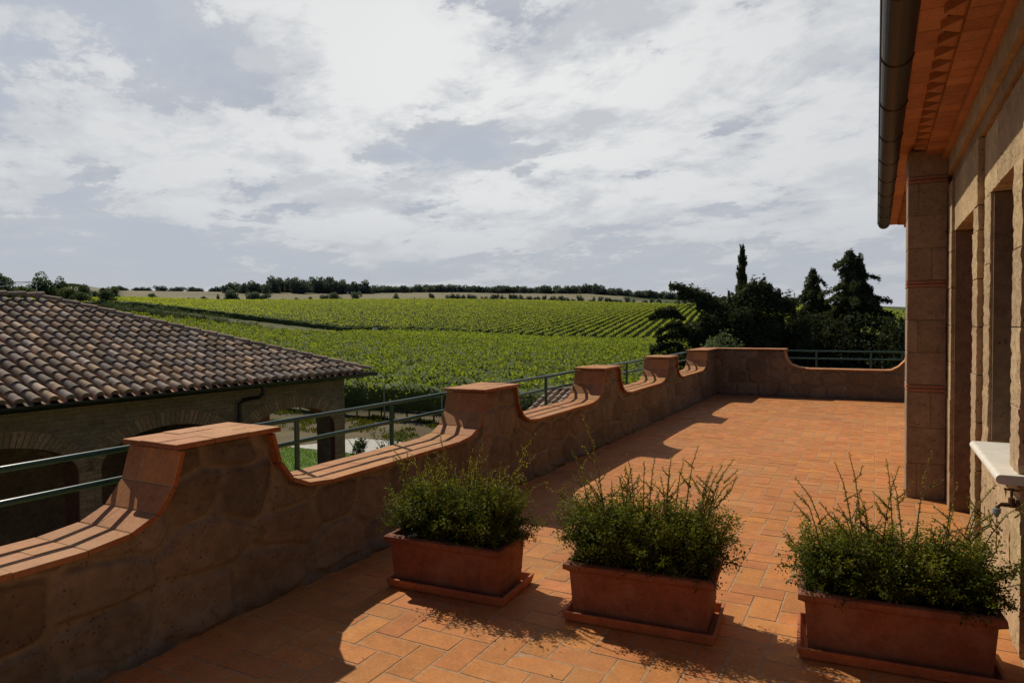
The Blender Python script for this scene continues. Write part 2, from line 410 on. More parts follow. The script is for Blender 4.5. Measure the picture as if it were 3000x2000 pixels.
# ------------------------------------------------------------------ terrain
T1 = [(-65, 1.77), (-56.8, 1.76), (-53.4, 1.37), (-49.7, .85), (-47.1, .49), (-42.1, -.18), (-35, -.47), (-25.2, -1.12), (-21.2, -1.29), (-16.5, -1.38), (-6.3, -1.45), (9, -1.3)]
T1 = [(a, e-.50) for a, e in T1]
T2 = [(-65, 2.05), (-56.8, 2.09), (-51, 1.98), (-42, 2.07), (-33.8, 2.08), (-28, 1.99), (-22.3, 1.79), (-16.8, 1.58), (-6.3, 1.25), (1.6, .88), (9, .65)]
T2 = [(a, e-.24) for a, e in T2]
T3 = [(-65, 2.19), (-59, 2.58), (-50, 2.57), (-42, 2.50), (-33.8, 2.60), (-28, 2.47), (-22.3, 2.40), (-18.7, 2.14), (-16.8, 1.90), (-6.3, 1.40), (2.9, .86), (9, .6)]
T4 = [(-65, 2.40), (-61, 2.83), (-60.3, 2.94), (-59.2, 2.74), (-56.8, 2.45), (-49.8, 2.45), (2.9, .80), (9, .6)]
RB1, RB2, RB3, RB4 = 190., 420., 900., 2500.
def tab(T, az): return np.interp(az, [t[0] for t in T], [t[1] for t in T])
def terrain(x, y):
    x = np.asarray(x, float); y = np.asarray(y, float)
    r = np.hypot(x, y); az = np.degrees(np.arctan2(x, y))
    z0 = np.full_like(r, -2.7)
    tz = lambda T, R: H+R*np.tan(np.radians(tab(T, az)))
    z1, z2, z3, z4 = tz(T1, RB1), tz(T2, RB2), tz(T3, RB3), tz(T4, RB4)
    back = sstep(60, 110, np.abs(az+28))       # flatten away from the view
    z1, z2, z3, z4 = [z*(1-back)+v*back for z, v in ((z1, -2.), (z2, 2.), (z3, 6.), (z4, 10.))]
    t1 = np.clip((r-24)/(RB1-24), 0, 1); t1 = t1**1.15
    t2 = np.clip((r-RB1)/(RB2-RB1), 0, 1)
    t3 = np.clip((r-RB2)/(RB3-RB2), 0, 1); t4 = np.clip((r-RB3)/(RB4-RB3), 0, 1)
    z = z0+(z1-z0)*t1
    z = np.where(r > RB1, z1+(z2-z1)*(t2*.75+.25*np.sin(t2*PI/2)), z)
    dip = -5*np.sin(t3*PI)
    z = np.where(r > RB2, z2+(z3-z2)*t3+dip, z)
    z = np.where(r > RB3, z3+(z4-z3)*t4-14*np.sin(t4*PI), z)
    z = np.where(r > RB4, z4-(r-RB4)*.03, z)
    return z
def place(px, r):
    a = D2R(az_of(px)); x, y = r*math.sin(a), r*math.cos(a)
    return x, y, float(terrain([x], [y])[0])

azs = np.concatenate([np.arange(-180, -70, 5), np.arange(-70, 14, .5), np.arange(15, 181, 5)])
rs = np.concatenate([[0.01, 6, 12, 18], np.arange(22, 60, 3), np.arange(60, 200, 5), np.arange(200, 460, 8), np.arange(460, 1000, 20), [1050, 1120, 1250, 1400, 1700, 2000, 2500, 3200, 4500, 7000, 12000]])
A_, R_ = np.meshgrid(np.radians(azs), rs)
gx, gy = R_*np.sin(A_), R_*np.cos(A_)
gz = terrain(gx, gy)
nr, na = gx.shape
idx = np.arange(nr*na).reshape(nr, na)
q = np.stack([idx[:-1, :-1], idx[:-1, 1:], idx[1:, 1:], idx[1:, :-1]], -1).reshape(-1, 4)[:, ::-1]
azd = np.degrees(A_)
LIM_A = [-66, -59, -55.7, -53.2, -49.85, -47, -44, -41, -36, -28, 0]; LIM_R = [126, 126, 116, 114, 110, 108, 122, 140, 160, 172, 178]
col = np.zeros((nr, na, 3))
soil = np.array([.075, .07, .03]); dirt = np.array([.15, .115, .065]); under = np.array([.05, .075, .02])
tan = np.array([.25, .215, .13]); grass = np.array([.07, .09, .025]); farg = np.array([.09, .11, .06])
col[:] = grass
col[(R_ >= 19) & (R_ < 34)] = dirt*1.05
col[(R_ >= 34) & (R_ < RB1-8)] = soil
col[(R_ >= RB1-8) & (R_ < RB1+8)] = np.array([.14, .15, .05])
col[(R_ >= RB1+8) & (R_ < RB2+6)] = under
vm = (R_ > np.interp(azd, LIM_A, LIM_R)) & (R_ < RB1+4) & (azd > -75) & (azd < 8); col[vm] = np.array([.145, .14, .065])
col[(R_ >= RB2+6) & (R_ < RB3+10)] = tan
t_ = (azd < -58) & (R_ >= RB2) & (R_ < RB3+10); col[t_] = np.array([.10, .12, .05])
t_ = (azd > -19) & (R_ >= RB2) & (R_ < RB3+10); col[t_] = np.array([.09, .11, .04])
col[R_ >= RB3+10] = farg
t_ = (R_ >= 1500) & (azd < -57); col[t_] = np.array([.24, .23, .16])
M_ground, nt, out = newmat('ground'); P = coords(nt)
g = mix(nt, tint(nt), ramp(nt, noise(nt, P, .35, 6, .7), [(.3, .6), (.7, 1.4)]), .8, 'MULTIPLY')
g = mix(nt, g, ramp(nt, noise(nt, P, .02, 5, .6), [(.3, .75), (.7, 1.2)]), .8, 'MULTIPLY')
finish(nt, out, g, .95, noise(nt, P, 2, 6, .7), .5, .1, .1)
tr = quads_mesh('ground', np.stack([gx, gy, gz], -1).reshape(-1, 3), col.reshape(-1, 3), M_ground, quads=q, smooth=True)
tag(tr, kind='structure')
# lawn and gravel path
def sheet(name, poly, z, mat, colr=(1, 1, 1)):
    mb = MB(); mb.face([(p[0], p[1], z) for p in poly], colr); o = mb.build(name, mat); tag(o, kind='structure'); return o
M_lawn = m_plain('lawn_grass', (.085, .15, .018), .9, 1.6, .35, bstr=.8, bdist=.03)
M_path = m_plain('pale_gravel', (.52, .49, .43), .95, 8, .2)
sheet('lawn', [(-70, -30), (-3.4, -30), (-3.4, 17.3), (-70, 17.3)], -2.69, M_lawn)
sheet('path', [(-70, 17.4), (-3.4, 17.4), (-3.4, 19.9), (-70, 19.7)], -2.686, M_path)
# grass blades of the lawn where it shows
n = 42000
gp = np.stack([rng.uniform(-22, -9, n), rng.uniform(10, 17.3, n), np.full(n, -2.66)], -1)
gd = np.tile([0, 0, 1.], (n, 1))
V = leaf_quads(gp, rng.uniform(.05, .10, n), .22, dirs=gd)
gc = np.repeat(np.stack([rng.uniform(.8, 1.3, n)]*3, -1)*np.array([1.05, 1, .8]), 4, 0)
M_grassb = m_leaf('grass_blade', (.10, .19, .016), (.13, .22, .02), .4, .6)
tag(quads_mesh('lawn_grass_blades', V, gc, M_grassb), 'short bright green lawn grass around the arched farm building', 'grass', kind='stuff')
n = 26000
gp = np.stack([rng.uniform(-34, -6, n), rng.uniform(19.9, 24.6, n), np.zeros(n)], -1)
keep = fbm(gp[:, 0]*.7, gp[:, 1]*.9, 3, 5) > .58; gp = gp[keep]; n = len(gp)
gp[:, 2] = terrain(gp[:, 0], gp[:, 1])+.05
V = leaf_quads(gp, rng.uniform(.10, .26, n), .2, dirs=np.tile([0, 0, 1.], (n, 1)))
gc = np.repeat(np.stack([rng.uniform(.35, .95, n)]*3, -1)*np.array([1.25, .78, .9]), 4, 0)
tag(quads_mesh('weeds', V, gc, M_grassb), 'patchy weeds on the bare strip between path and vineyard', 'weeds', kind='stuff')

# ------------------------------------------------------------------ terrace floor (herringbone cotto)
def tinted(v=.12, h=.06):
    k = random.uniform(1-v, 1+v); return (k, k*random.uniform(1-h, 1+h), k*random.uniform(1-h*1.8, 1+h*1.8))
mb = MB(); Wt = .153
ni0, ni1 = int(-3.3/Wt)-1, int(.95/Wt)+1
for i in range(ni0, ni1):
    for j in range(int(-2.4/Wt), int(15.6/Wt)):
        k = (i-j) % 4
        if k == 0: x0, x1, y0, y1 = i*Wt, (i+2)*Wt, j*Wt, (j+1)*Wt
        elif k == 3: x0, x1, y0, y1 = i*Wt, (i+1)*Wt, j*Wt, (j+2)*Wt
        else: continue
        g = .0032; b = .0035
        dz = [random.uniform(-.0012, .0006)]*4; t1, t2 = random.uniform(-.0009, .0009), random.uniform(-.0009, .0009)
        dz = [dz[0]-t1-t2, dz[1]+t1-t2, dz[2]+t1+t2, dz[3]-t1+t2]
        c = tinted(.13, .07)
        jx, jy = random.uniform(-.0012, .0012), random.uniform(-.0012, .0012)
        x0 += g+jx; x1 += -g+jx; y0 += g+jy; y1 += -g+jy
        lo = [(x0, y0, -.009), (x1, y0, -.009), (x1, y1, -.009), (x0, y1, -.009)]
        hi = [(x0+b, y0+b, dz[0]), (x1-b, y0+b, dz[1]), (x1-b, y1-b, dz[2]), (x0+b, y1-b, dz[3])]
        mb.hexa(lo+hi, c, skip=(0,))
fl = mb.build('terrace_floor', M_floor); tag(fl, kind='structure')
mb = MB(); mb.box(-3.4, 1.3, -2.6, 15.5, -.12, -.0022); gr = mb.build('terrace_floor_bed', M_grout); tag(gr, kind='structure')

# dirt line and small dry leaves along the parapet foot
n = 260
lp = np.stack([-3.07+np.abs(rng.normal(0, .10, n)), rng.uniform(1.2, 15.2, n), np.full(n, .006)], -1)
lp2 = np.stack([rng.uniform(-2.9, .5, 90), rng.uniform(2.3, 14, 90), np.full(90, .005)], -1)
lp = np.concatenate([lp, lp2]); n = len(lp)
an = rng.uniform(0, 6.28, n); a_ = np.stack([np.cos(an), np.sin(an), rng.uniform(-.15, .25, n)], -1); b_ = np.stack([-np.sin(an), np.cos(an), rng.uniform(-.2, .3, n)], -1)
sz = rng.uniform(.008, .022, n)[:, None]
V = np.stack([lp-a_*sz*.5, lp+b_*sz*.22, lp+a_*sz*.5, lp-b_*sz*.22], 1).reshape(-1, 3); V[:, 2] = np.maximum(V[:, 2], .0025)
M_dry = m_plain('dry_leaf', (.14, .085, .04), .9, 30, .4)
tag(quads_mesh('leaf_litter', V, np.repeat(rng.uniform(.5, 1.5, (n, 1))*np.ones((1, 3)), 4, 0), M_dry), 'scattered dry leaves and crumbs along the foot of the parapet', 'leaf litter', kind='stuff')

# ------------------------------------------------------------------ parapet
XI, XO, XW = -3.08, -3.50, -3.125
PIL = [(2.19-3.04*2+3.04*k+.005*k, 2.19-3.04*2+3.04*k+.67+.005*k) for k in range(0, 6)]   # k=2 is the nearest seen
PIL = [(a, b) for a, b in PIL]+[(14.33, 15.9)]
OFF = [(-.03, .972), (.02, .80), (.11, .685), (.24, .628), (.44, .606)]
def prof_pts():
    pts = []
    for (a, b) in PIL:
        pts += [(a-o, z) for o, z in OFF[::-1]]
        pts += [(b+o, z) for o, z in OFF]
    return pts
PP = prof_pts()
PY = [p[0] for p in PP]; PZ = [p[1] for p in PP]
def top(y): return np.interp(y, PY, PZ)

def stone_relief(U, V_, width, height, seed, sx=.43, sz=.27):
    r = np.random.default_rng(seed)
    pts = []
    nrow = int(height/sz)+3
    for j in range(-1, nrow):
        u = -1+r.uniform(0, sx)
        while u < width+1:
            w = sx*r.uniform(.55, 1.45)
            pts.append((u+w/2, (j+.5)*sz+r.uniform(-.05, .05)))
            u += w
    pts = np.array(pts); tnt = r.uniform(.78, 1.2, len(pts)); hgt = r.uniform(.5, 1.15, len(pts)); hue = r.uniform(-.06, .06, len(pts))
    wu = U+.05*(fbm(U*5, V_*5, 2, seed)-.5); wv = V_+.06*(fbm(U*4+9, V_*4, 2, seed+3)-.5)
    F1 = np.full(U.shape, 9.); F2 = np.full(U.shape, 9.); ID = np.zeros(U.shape, int)
    flat = U.ravel()
    for k, (a, b) in enumerate(pts):
        du = np.abs(wu-a)/sx; 
        m = du < 1.6
        if not m.any(): continue
        d = (du[m]**2.6+(np.abs(wv[m]-b)/sz)**2.6)**(1/2.6)
        f1, f2, i_ = F1[m], F2[m], ID[m]
        c = d < f1
        f2 = np.where(c, f1, np.minimum(f2, d)); f1 = np.where(c, d, f1); i_ = np.where(c, k, i_)
        F1[m], F2[m], ID[m] = f1, f2, i_
    e = F2-F1
    s = sstep(.05, .20, e)
    relief = s*(.016+.014*hgt[ID])+.008*(fbm(U*11, V_*11, 4, seed+5)-.5)+.016*(fbm(U*30, V_*30, 4, seed+8)-.5)*s
    base = tnt[ID][..., None]*np.stack([1+hue[ID], np.ones_like(U), 1-hue[ID]], -1)
    colr = base*s[..., None]+(1-s[..., None])*np.array([1.05, 1.12, 1.2])*(1.2 if seed == 3 else 1.0)
    return relief, colr, s

def stone_wall_face(name, axis, a0, a1, step, topf, face, sign, seed, parent, zmin=0.):
    """axis 'y': wall runs along Y with its face toward +X at x=face ; axis 'x': runs along X with face toward -Y"""
    u = np.arange(a0, a1+step*.5, step); nz = 64
    v = np.linspace(0, 1, nz)
    U, VV = np.meshgrid(u, v)
    T = topf(U); Z = zmin+(T-zmin)*VV
    rel, colr, s = stone_relief(U-a0, Z, a1-a0, 1.1, seed)
    foot = .045*(1-sstep(.0, .11+.05*(fbm(U*2.5, U*0, 2, seed)-.5), Z))*(.6+.8*fbm(U*6, Z*6, 3, seed+1))
    edge = sstep(.0, .05, T-Z)
    rel = rel*(.35+.65*edge)+foot
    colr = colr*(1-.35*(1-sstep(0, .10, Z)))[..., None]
    if axis == 'y': P_ = np.stack([face+rel, U, Z], -1)
    else: P_ = np.stack([U, face-rel, Z], -1)
    nzz, nu = U.shape; ix = np.arange(nzz*nu).reshape(nzz, nu)
    q = np.stack([ix[:-1, :-1], ix[:-1, 1:], ix[1:, 1:], ix[1:, :-1]], -1).reshape(-1, 4)
    return quads_mesh(name, P_.reshape(-1, 3), colr.reshape(-1, 3), M_rubble, parent, quads=q, smooth=True)

par = thing('parapet', 'long rubble stone parapet with a row of raised piers and terracotta coping', 'parapet wall', (-3.3, 6, 0))
par_l = par.location.copy()
def fix(o, par_):   # keep world coordinates when parenting
    o.location = (-Vector(par_.location)); return o
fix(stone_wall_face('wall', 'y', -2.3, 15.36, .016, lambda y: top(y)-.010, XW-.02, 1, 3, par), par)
mb = MB()     # the core and outer face behind it
ys = sorted(set([-2.3, 15.8]+[y for y in PY if -2.3 < y < 15.8]))
for a, b in zip(ys[:-1], ys[1:]):
    ta, tb = float(top(a))-.0055, float(top(b))-.0055
    mb.hexa([(-3.47, a, -.3), (XW-.03, a, -.3), (XW-.03, b, -.3), (-3.47, b, -.3), (-3.47, a, ta), (XW-.03, a, ta), (XW-.03, b, tb), (-3.47, b, tb)], (1, 1, 1))
fix(mb.build('wall_core', M_rubble, par), par)

def slab(mb, p0, p1, x0, x1, t, g, col, axis='y'):
    """a tile lying on a segment p0->p1 (along,z) from x0..x1"""
    (a, za), (b, zb) = p0, p1
    L = math.hypot(b-a, zb-za); da, dz = (b-a)/L, (zb-za)/L
    a, za, b, zb = a+da*g, za+dz*g, b-da*g, zb-dz*g
    nx_, nz_ = -dz, da         # outward normal (up)
    bv = .0025
    def P_(u, al, z): return (u, al, z) if axis == 'y' else (al, u, z)
    lo = [P_(x0, a-nx_*t, za-nz_*t), P_(x1, a-nx_*t, za-nz_*t), P_(x1, b-nx_*t, zb-nz_*t), P_(x0, b-nx_*t, zb-nz_*t)]
    md = [P_(x0, a-nx_*bv, za-nz_*bv), P_(x1, a-nx_*bv, za-nz_*bv), P_(x1, b-nx_*bv, zb-nz_*bv), P_(x0, b-nx_*bv, zb-nz_*bv)]
    ia, iza, ib, izb = a+da*bv, za+dz*bv, b-da*bv, zb-dz*bv
    hi = [P_(x0+bv, ia, iza), P_(x1-bv, ia, iza), P_(x1-bv, ib, izb), P_(x0+bv, ib, izb)]
    if axis != 'y':
        lo, md, hi = [x[::-1] for x in (lo, md, hi)]
    sc3 = (col[0]*.62, col[1]*.50, col[2]*.46)  # shade put into the tile sides: darker, redder tint
    mb.hexa(lo+md, sc3, skip=(1,)); mb.hexa(md+hi, col, skip=(0,))
def coping_run(mb, pts, xo, xi, axis='y', t=.025):
    """pts: top polyline (along,z)"""
    w = xi-xo; k = 0
    for (p0, p1) in zip(pts[:-1], pts[1:]):
        L = math.hypot(p1[0]-p0[0], p1[1]-p0[1])
        slab(mb, (p0[0], p0[1]-.0016), (p1[0], p1[1]-.0016), xo+.005, xi-.005, t*.8, 0, (.95, 1.35, 1.7), axis)
        if L > .5:
            n = max(1, round(L/.285))
            for r in range(3):
                offs = [0]+[(i+(.5 if r % 2 else 0))/n for i in range(0 if r % 2 else 1, n)]+[1]
                offs = sorted(set(offs))
                for o0, o1 in zip(offs[:-1], offs[1:]):
                    q0 = (p0[0]+(p1[0]-p0[0])*o0, p0[1]+(p1[1]-p0[1])*o0+random.uniform(-.0015, .0015)); q1 = (p0[0]+(p1[0]-p0[0])*o1, q0[1]+(p1[1]-p0[1])*(o1-o0))
                    e = random.uniform(-.004, .004) if r == 2 else 0
                    slab(mb, q0, q1, xo+w*r/3+.0008, xo+w*(r+1)/3-.0008+e, t, .0012, tinted(.10, .05), axis)
        else:
            f = (.333 if k % 2 else .667)+random.uniform(-.02, .02); k += 1
            slab(mb, p0, p1, xo, xo+w*f-.003, t, .003, tinted(.13, .06), axis)
            slab(mb, p0, p1, xo+w*f+.003, xi, t, .003, tinted(.13, .06), axis)
def cap(mb, a0, a1, xo, xi, axis='y', z=1.006, t=.027):
    w = xi-xo; n = max(1, round((a1-a0)/.225))
    slab(mb, (a0+.006, z-.0035), (a1-.006, z-.0035), xo+.006, xi-.006, t*.7, 0, (.95, 1.35, 1.7), axis)
    for r in range(3):
        offs = sorted(set([0, 1]+[(i+(.5 if r % 2 else 0))/n for i in range(0 if r % 2 else 1, n)]))
        for o0, o1 in zip(offs[:-1], offs[1:]):
            e = random.uniform(-.005, .005) if r in (0, 2) else 0; dz = random.uniform(-.002, .002)
            slab(mb, (a0+(a1-a0)*o0, z+dz), (a0+(a1-a0)*o1, z+dz), xo+w*r/3+.0008-(abs(e) if r == 0 else 0), xo+w*(r+1)/3-.0008+(e if r == 2 else 0), t, .001, tinted(.10, .05), axis)
for k in range(len(PIL)-1):
    b = PIL[k][1]; a = PIL[k+1][0]
    pts = [(b+o, z) for o, z in OFF]+[(a-o, z) for o, z in OFF[::-1]]
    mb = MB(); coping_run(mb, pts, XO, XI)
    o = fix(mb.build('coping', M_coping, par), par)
for k, (a, b) in enumerate(PIL):
    mb = MB(); cap(mb, a, min(b, 15.77), XO-.012, XI+.012 if k < len(PIL)-1 else XI+.006)
    fix(mb.build('pier_cap', M_coping, par), par)

# far parapet
YF = 15.36
fpar = thing('parapet', 'short stone parapet across the far end of the terrace with one wide curved dip', 'parapet wall', (-1, 15.5, 0))
FX = [(-3.2, .972), (-1.70, .972), (-1.665, .80), (-1.585, .685), (-1.43, .622), (-1.24, .602), (.14, .602), (.27, .612), (.39, .68), (.50, .80), (.54, .972), (4., .972)]
ftop = lambda x: np.interp(x, [p[0] for p in FX], [p[1] for p in FX])
fix(stone_wall_face('wall', 'x', -3.12, 1.2, .018, lambda x: ftop(x)-.01, YF+.02, -1, 9, fpar), fpar)
mb = MB(); xs = sorted(set([p[0] for p in FX]))
for a, b in zip(xs[:-1], xs[1:]):
    ta, tb = float(ftop(a))-.012, float(ftop(b))-.012
    mb.hexa([(a, YF+.03, -.3), (b, YF+.03, -.3), (b, 15.74, -.3), (a, 15.74, -.3), (a, YF+.03, ta), (b, YF+.03, tb), (b, 15.74, tb), (a, 15.74, ta)])
fix(mb.build('wall_core', M_rubble, fpar), fpar)
mb = MB(); coping_run(mb, FX[1:11], YF-.025, 15.78, 'x'); fix(mb.build('coping', M_coping, fpar), fpar)
mb = MB(); cap(mb, -3.075, -1.67, YF-.03, 15.79, 'x'); fix(mb.build('pier_cap', M_coping, fpar), fpar)

# railings
def railing(a, b, posts, lab, axis='y', off=-3.53):
    P_ = (lambda al, z: (off, al, z)) if axis == 'y' else (lambda al, z: (al, off, z))
    mid = (a+b)/2
    t = thing('railing', lab, 'railing', P_(mid, .6), group='green rails filling the parapet dips')
    L = Vector(t.location)
    for z in (.948, .790):
        mb = MB(); mb.tube([Vector(P_(a-.06+(b-a+.12)*i/8, z+random.uniform(-.0015, .0015)))-L for i in range(9)], .0160, 12)
        mb.build('rail', M_green, t, smooth=False)
    for p in posts:
        mb = MB(); mb.tube([Vector(P_(p, .30))-L, Vector(P_(p, .945))-L], .0185, 12)
        wq = .0 if axis == 'y' else 0
        if axis == 'y': mb.box(.025, .075, p-.03-L.y, p+.03-L.y, .33-L.z, .45-L.z)
        mb.build('post', M_green, t)
    return t
RL = ['green two bar railing nearest the camera, left of the first big pier', 'green two bar railing between the first and second piers, above the lawn',
      'green two bar railing between the second and third piers, before the small tiled roof', 'green two bar railing between the third and fourth piers',
      'green two bar railing in the last dip before the corner pier']
for k in range(1, 6):
    b = PIL[k][1]; a = PIL[k+1][0]
    base = 3.37+3.02*(k-2)-.0*(k)
    pp = [3.445, 4.49] if k == 2 else ([6.45, 7.48] if k == 3 else ([9.5, 10.52] if k == 4 else ([12.5, 13.55] if k == 5 else [.40, 1.42])))
    railing(b-.01, a+.01, pp, RL[k-1])
railing(-1.69, .56, [-1.115, -.09, .47], 'green two bar railing in the wide dip of the far parapet', 'x', 15.83)

# ------------------------------------------------------------------ villa
vil = thing('villa', 'tuff stone villa with terracotta eaves along the right side of the terrace', 'building', (.9, 5, 0))
VL = Vector(vil.location)
def vpart(mb, name, mat, parent=vil, **k):
    o = mb.build(name, mat, parent, **k)
    if parent is vil: o.location = -VL
    return o
def rough_panel(mb, x, y0, y1, z0, z1, xb, seed=0, amp=.006, col=None):
    """a wall block with a roughly dressed outer face: front face at x (toward -X), back at xb"""
    ny = max(2, int((y1-y0)/.03)); nz = max(2, int((z1-z0)/.022))
    Y = np.linspace(y0, y1, ny+1); Z = np.linspace(z0, z1, nz+1)
    YY, ZZ = np.meshgrid(Y, Z)
    dx = amp*1.3*(fbm(YY*30+seed, ZZ*30, 3, 21)-.5)
    jy = np.zeros_like(YY); ey = amp*1.1*(fbm(ZZ*55, ZZ*0+seed, 3, 4)-.5)
    jy[:, 0] = ey[:, 0]+amp*.6; jy[:, -1] = -amp*.6+ey[:, -1]
    n0 = len(mb.v)
    for r in range(nz+1):
        for c in range(ny+1): mb.v.append((x+dx[r, c], YY[r, c]+jy[r, c], ZZ[r, c]))
    W1 = ny+1
    for r in range(nz):
        for c in range(ny):
            mb.f.append((n0+r*W1+c, n0+(r+1)*W1+c, n0+(r+1)*W1+c+1, n0+r*W1+c+1)); mb.c.append(col or (1, 1, 1)); mb.m.append(0)
    # side faces
    def strip(ids, flip):
        nb = len(mb.v)
        for i in ids:
            p = mb.v[i]; mb.v.append((xb, p[1], p[2]))
        for k in range(len(ids)-1):
            f = (ids[k], ids[k+1], nb+k+1, nb+k)
            mb.f.append(f if flip else f[::-1]); mb.c.append(col or (1, 1, 1)); mb.m.append(0)
    strip([n0+r*W1 for r in range(nz+1)], False); strip([n0+r*W1+ny for r in range(nz+1)], True)
    strip([n0+c for c in range(ny+1)], True); strip([n0+nz*W1+c for c in range(ny+1)], False)
def block_wall(mb, x, y0, y1, z0, z1, xb, bl=.47, bh=.29, seed=0, amp=.006):
    z = z0; r = 0
    rr = random.Random(seed)
    while z < z1-.02:
        h = min(bh, z1-z)
        if z1-(z+h) < .08: h = z1-z
        y = y0; first = True
        while y < y1-.01:
            w = bl*(rr.uniform(.5, .7) if first and r % 2 else rr.uniform(.85, 1.1)); first = False
            if y1-(y+w) < .12: w = y1-y
            k = rr.uniform(.88, 1.1)
            rough_panel(mb, x+rr.uniform(-.003, .003), y+.003, min(y+w, y1)-.003, z+.003, z+h-.003, xb, seed+r*3+y*7, amp, (k, k*rr.uniform(.97, 1.03), k*rr.uniform(.95, 1.05)))
            y += w
        z += h; r += 1
XB = .95
mb = MB()
block_wall(mb, .602, 3.92, 5.265, 0, .80, XB, seed=1, amp=.010)             # under the window
block_wall(mb, .595, 3.92, 4.17, .80, 2.36, XB, .4, .38, seed=2, amp=.012)      # left of it
block_wall(mb, .602, 5.00, 5.265, .80, 2.36, XB, .4, .38, seed=3, amp=.010)
block_wall(mb, .602, 3.92, 5.265, 2.36, 2.76, XB, .9, .40, seed=4, amp=.008)
block_wall(mb, .57, 5.28, 5.54, 0, 2.33, XB, .4, .31, seed=5, amp=.010)         # door pier
block_wall(mb, .568, 5.28, 6.74, 2.33, 2.76, XB, 1.0, .43, seed=6, amp=.006); block_wall(mb, .55, 6.74, 7.068, 2.33, 2.76, XB, 1.0, .43, seed=16, amp=.004)       # lintel
block_wall(mb, .548, 6.74, 7.068, 0, 2.33, XB, .5, .31, seed=7, amp=.005)
block_wall(mb, .57, 7.07, 12.3, 0, 2.76, XB, .5, .31, seed=8, amp=.004)
block_wall(mb, .595, 1.2, 2.45, 0, 2.76, XB, .5, .31, seed=9)
block_wall(mb, .595, 2.45, 3.92, 2.33, 2.76, XB, .9, .43, seed=10)
block_wall(mb, .595, -2.6, 1.2, 0, 2.76, XB, .5, .31, seed=12, amp=.003)
vpart(mb, 'wall', M_villa)
mb = MB()          # mortar core behind the blocks
for (y0, y1, z0, z1) in [(3.93, 5.27, 0, .80), (3.93, 4.16, .80, 2.36), (5.01, 5.53, 0, 2.36), (3.93, 7.3, 2.37, 3.0), (6.75, 12.28, 0, 3.0), (-2.58, 2.44, 0, 3.), (2.44, 3.93, 2.34, 3.)]:
    mb.box(.608, XB-.01, y0, y1, z0, z1, (1, 1, 1))
vpart(mb, 'mortar', M_grout)
mb = MB()          # mass of the house
mb.box(XB, 8, -2.6, 12.3, 0, 3.05); 
vpart(mb, 'rear_wall', M_villaj)
mb = MB()
mb.box(-3.465, 8, -2.6, 15.73, -2.9, -.13); vpart(mb, 'lower_wall', M_villaj)
# architrave bands under the eaves
mb = MB()
mb.box(.545, .94, -2.6, 12.3, 2.855, 3.00, (.95, .95, .95)); mb.box(.580, .94, -2.6, 12.3, 2.762, 2.855, (.75, .7, .65))
vpart(mb, 'architrave', M_villa)
# corner pillar
pl = MB(); pb = []
bands = [(.955, 1.02), (1.885, 1.945), (2.805, 2.865)]
zz = 0
levels = []
for (a, b) in bands:
    n = 3; h = (a-zz)/n
    for i in range(n): levels.append((zz+h*i, zz+h*(i+1)))
    zz = b
levels.append((zz, 3.09))
for i, (a, b) in enumerate(levels):
    k = random.uniform(.88, 1.1)
    cs = [(.243, .243+.302*f) for f in (1,)] if i % 2 else None
    sp = .302*(.28 if i % 4 == 0 else .62)
    parts = [(.243, .545)] if i % 2 else [(.243, .243+sp), (.243+sp, .545)]
    for (x0, x1) in parts:
        k = random.uniform(.88, 1.1)
        pl.bbox(x0+.0015, x1-.0015, 7.07, 7.50, a+.0025, b-.0025, .004, (k, k, k), .0015)
pl.box(.25, .54, 7.0745, 7.49, 0, 3.08, (.72, .66, .6))
pil = vpart(pl, 'pillar', M_pillar)
for (a, b) in bands:
    mbb = MB(); hh = (b-a)/2
    for r in range(2):
        xs_ = [.243, .37, .546] if r else [.243, .43, .546]
        for x0, x1 in zip(xs_[:-1], xs_[1:]):
            mbb.bbox(x0+.002-.004, x1-.002, 7.064, 7.505, a+hh*r+.005, a+hh*(r+1)-.004, .003, tinted(.1))
    mbb.build('brick_band', M_brick, pil)
# cornice
mb = MB()
y = -2.6
while y < 12.45:
    mb.box(.14, .31, y+.003, y+.297, 3.135, 3.165, tinted(.16)); y += .30
vpart(mb, 'eave_board', M_cornice)
mb = MB(); per = .215; y = -2.6
while y < 12.3:
    c = tinted(.12)
    for z0, z1 in ((3.09, 3.134),):
        p = [(.385, y+.003), (.385, y+per-.003), (.285, y+per*.62), (.285+.006, y+per*.50)]
        lo = [(a, b, z0) for a, b in p]; hi = [(a, b, z1) for a, b in p]
        mb.hexa(lo[::-1]+hi[::-1], c)
    y += per
mb.box(.386, .40, -2.6, 12.3, 3.088, 3.134, (.8, .8, .8))
vpart(mb, 'sawtooth_course', M_cornice)
mb = MB(); y = -2.6
while y < 12.3:
    mb.box(.375, .53, y+.003, y+.147, 3.045, 3.088, tinted(.18)); y += .15
y = -2.55
while y < 12.3:
    mb.box(.50, .60, y+.0012, y+.2988, 3.002, 3.044, tinted(.1)); y += .30
vpart(mb, 'brick_course', M_cornice)
# roof above
mb = MB()
mb.hexa([(.12, -2.6, 3.17), (8, -2.6, 5.5), (8, 12.5, 5.5), (.12, 12.5, 3.17), (.12, -2.6, 3.22), (8, -2.6, 5.6), (8, 12.5, 5.6), (.12, 12.5, 3.22)], (.9, .8, .7))
vpart(mb, 'roof', M_coppo)
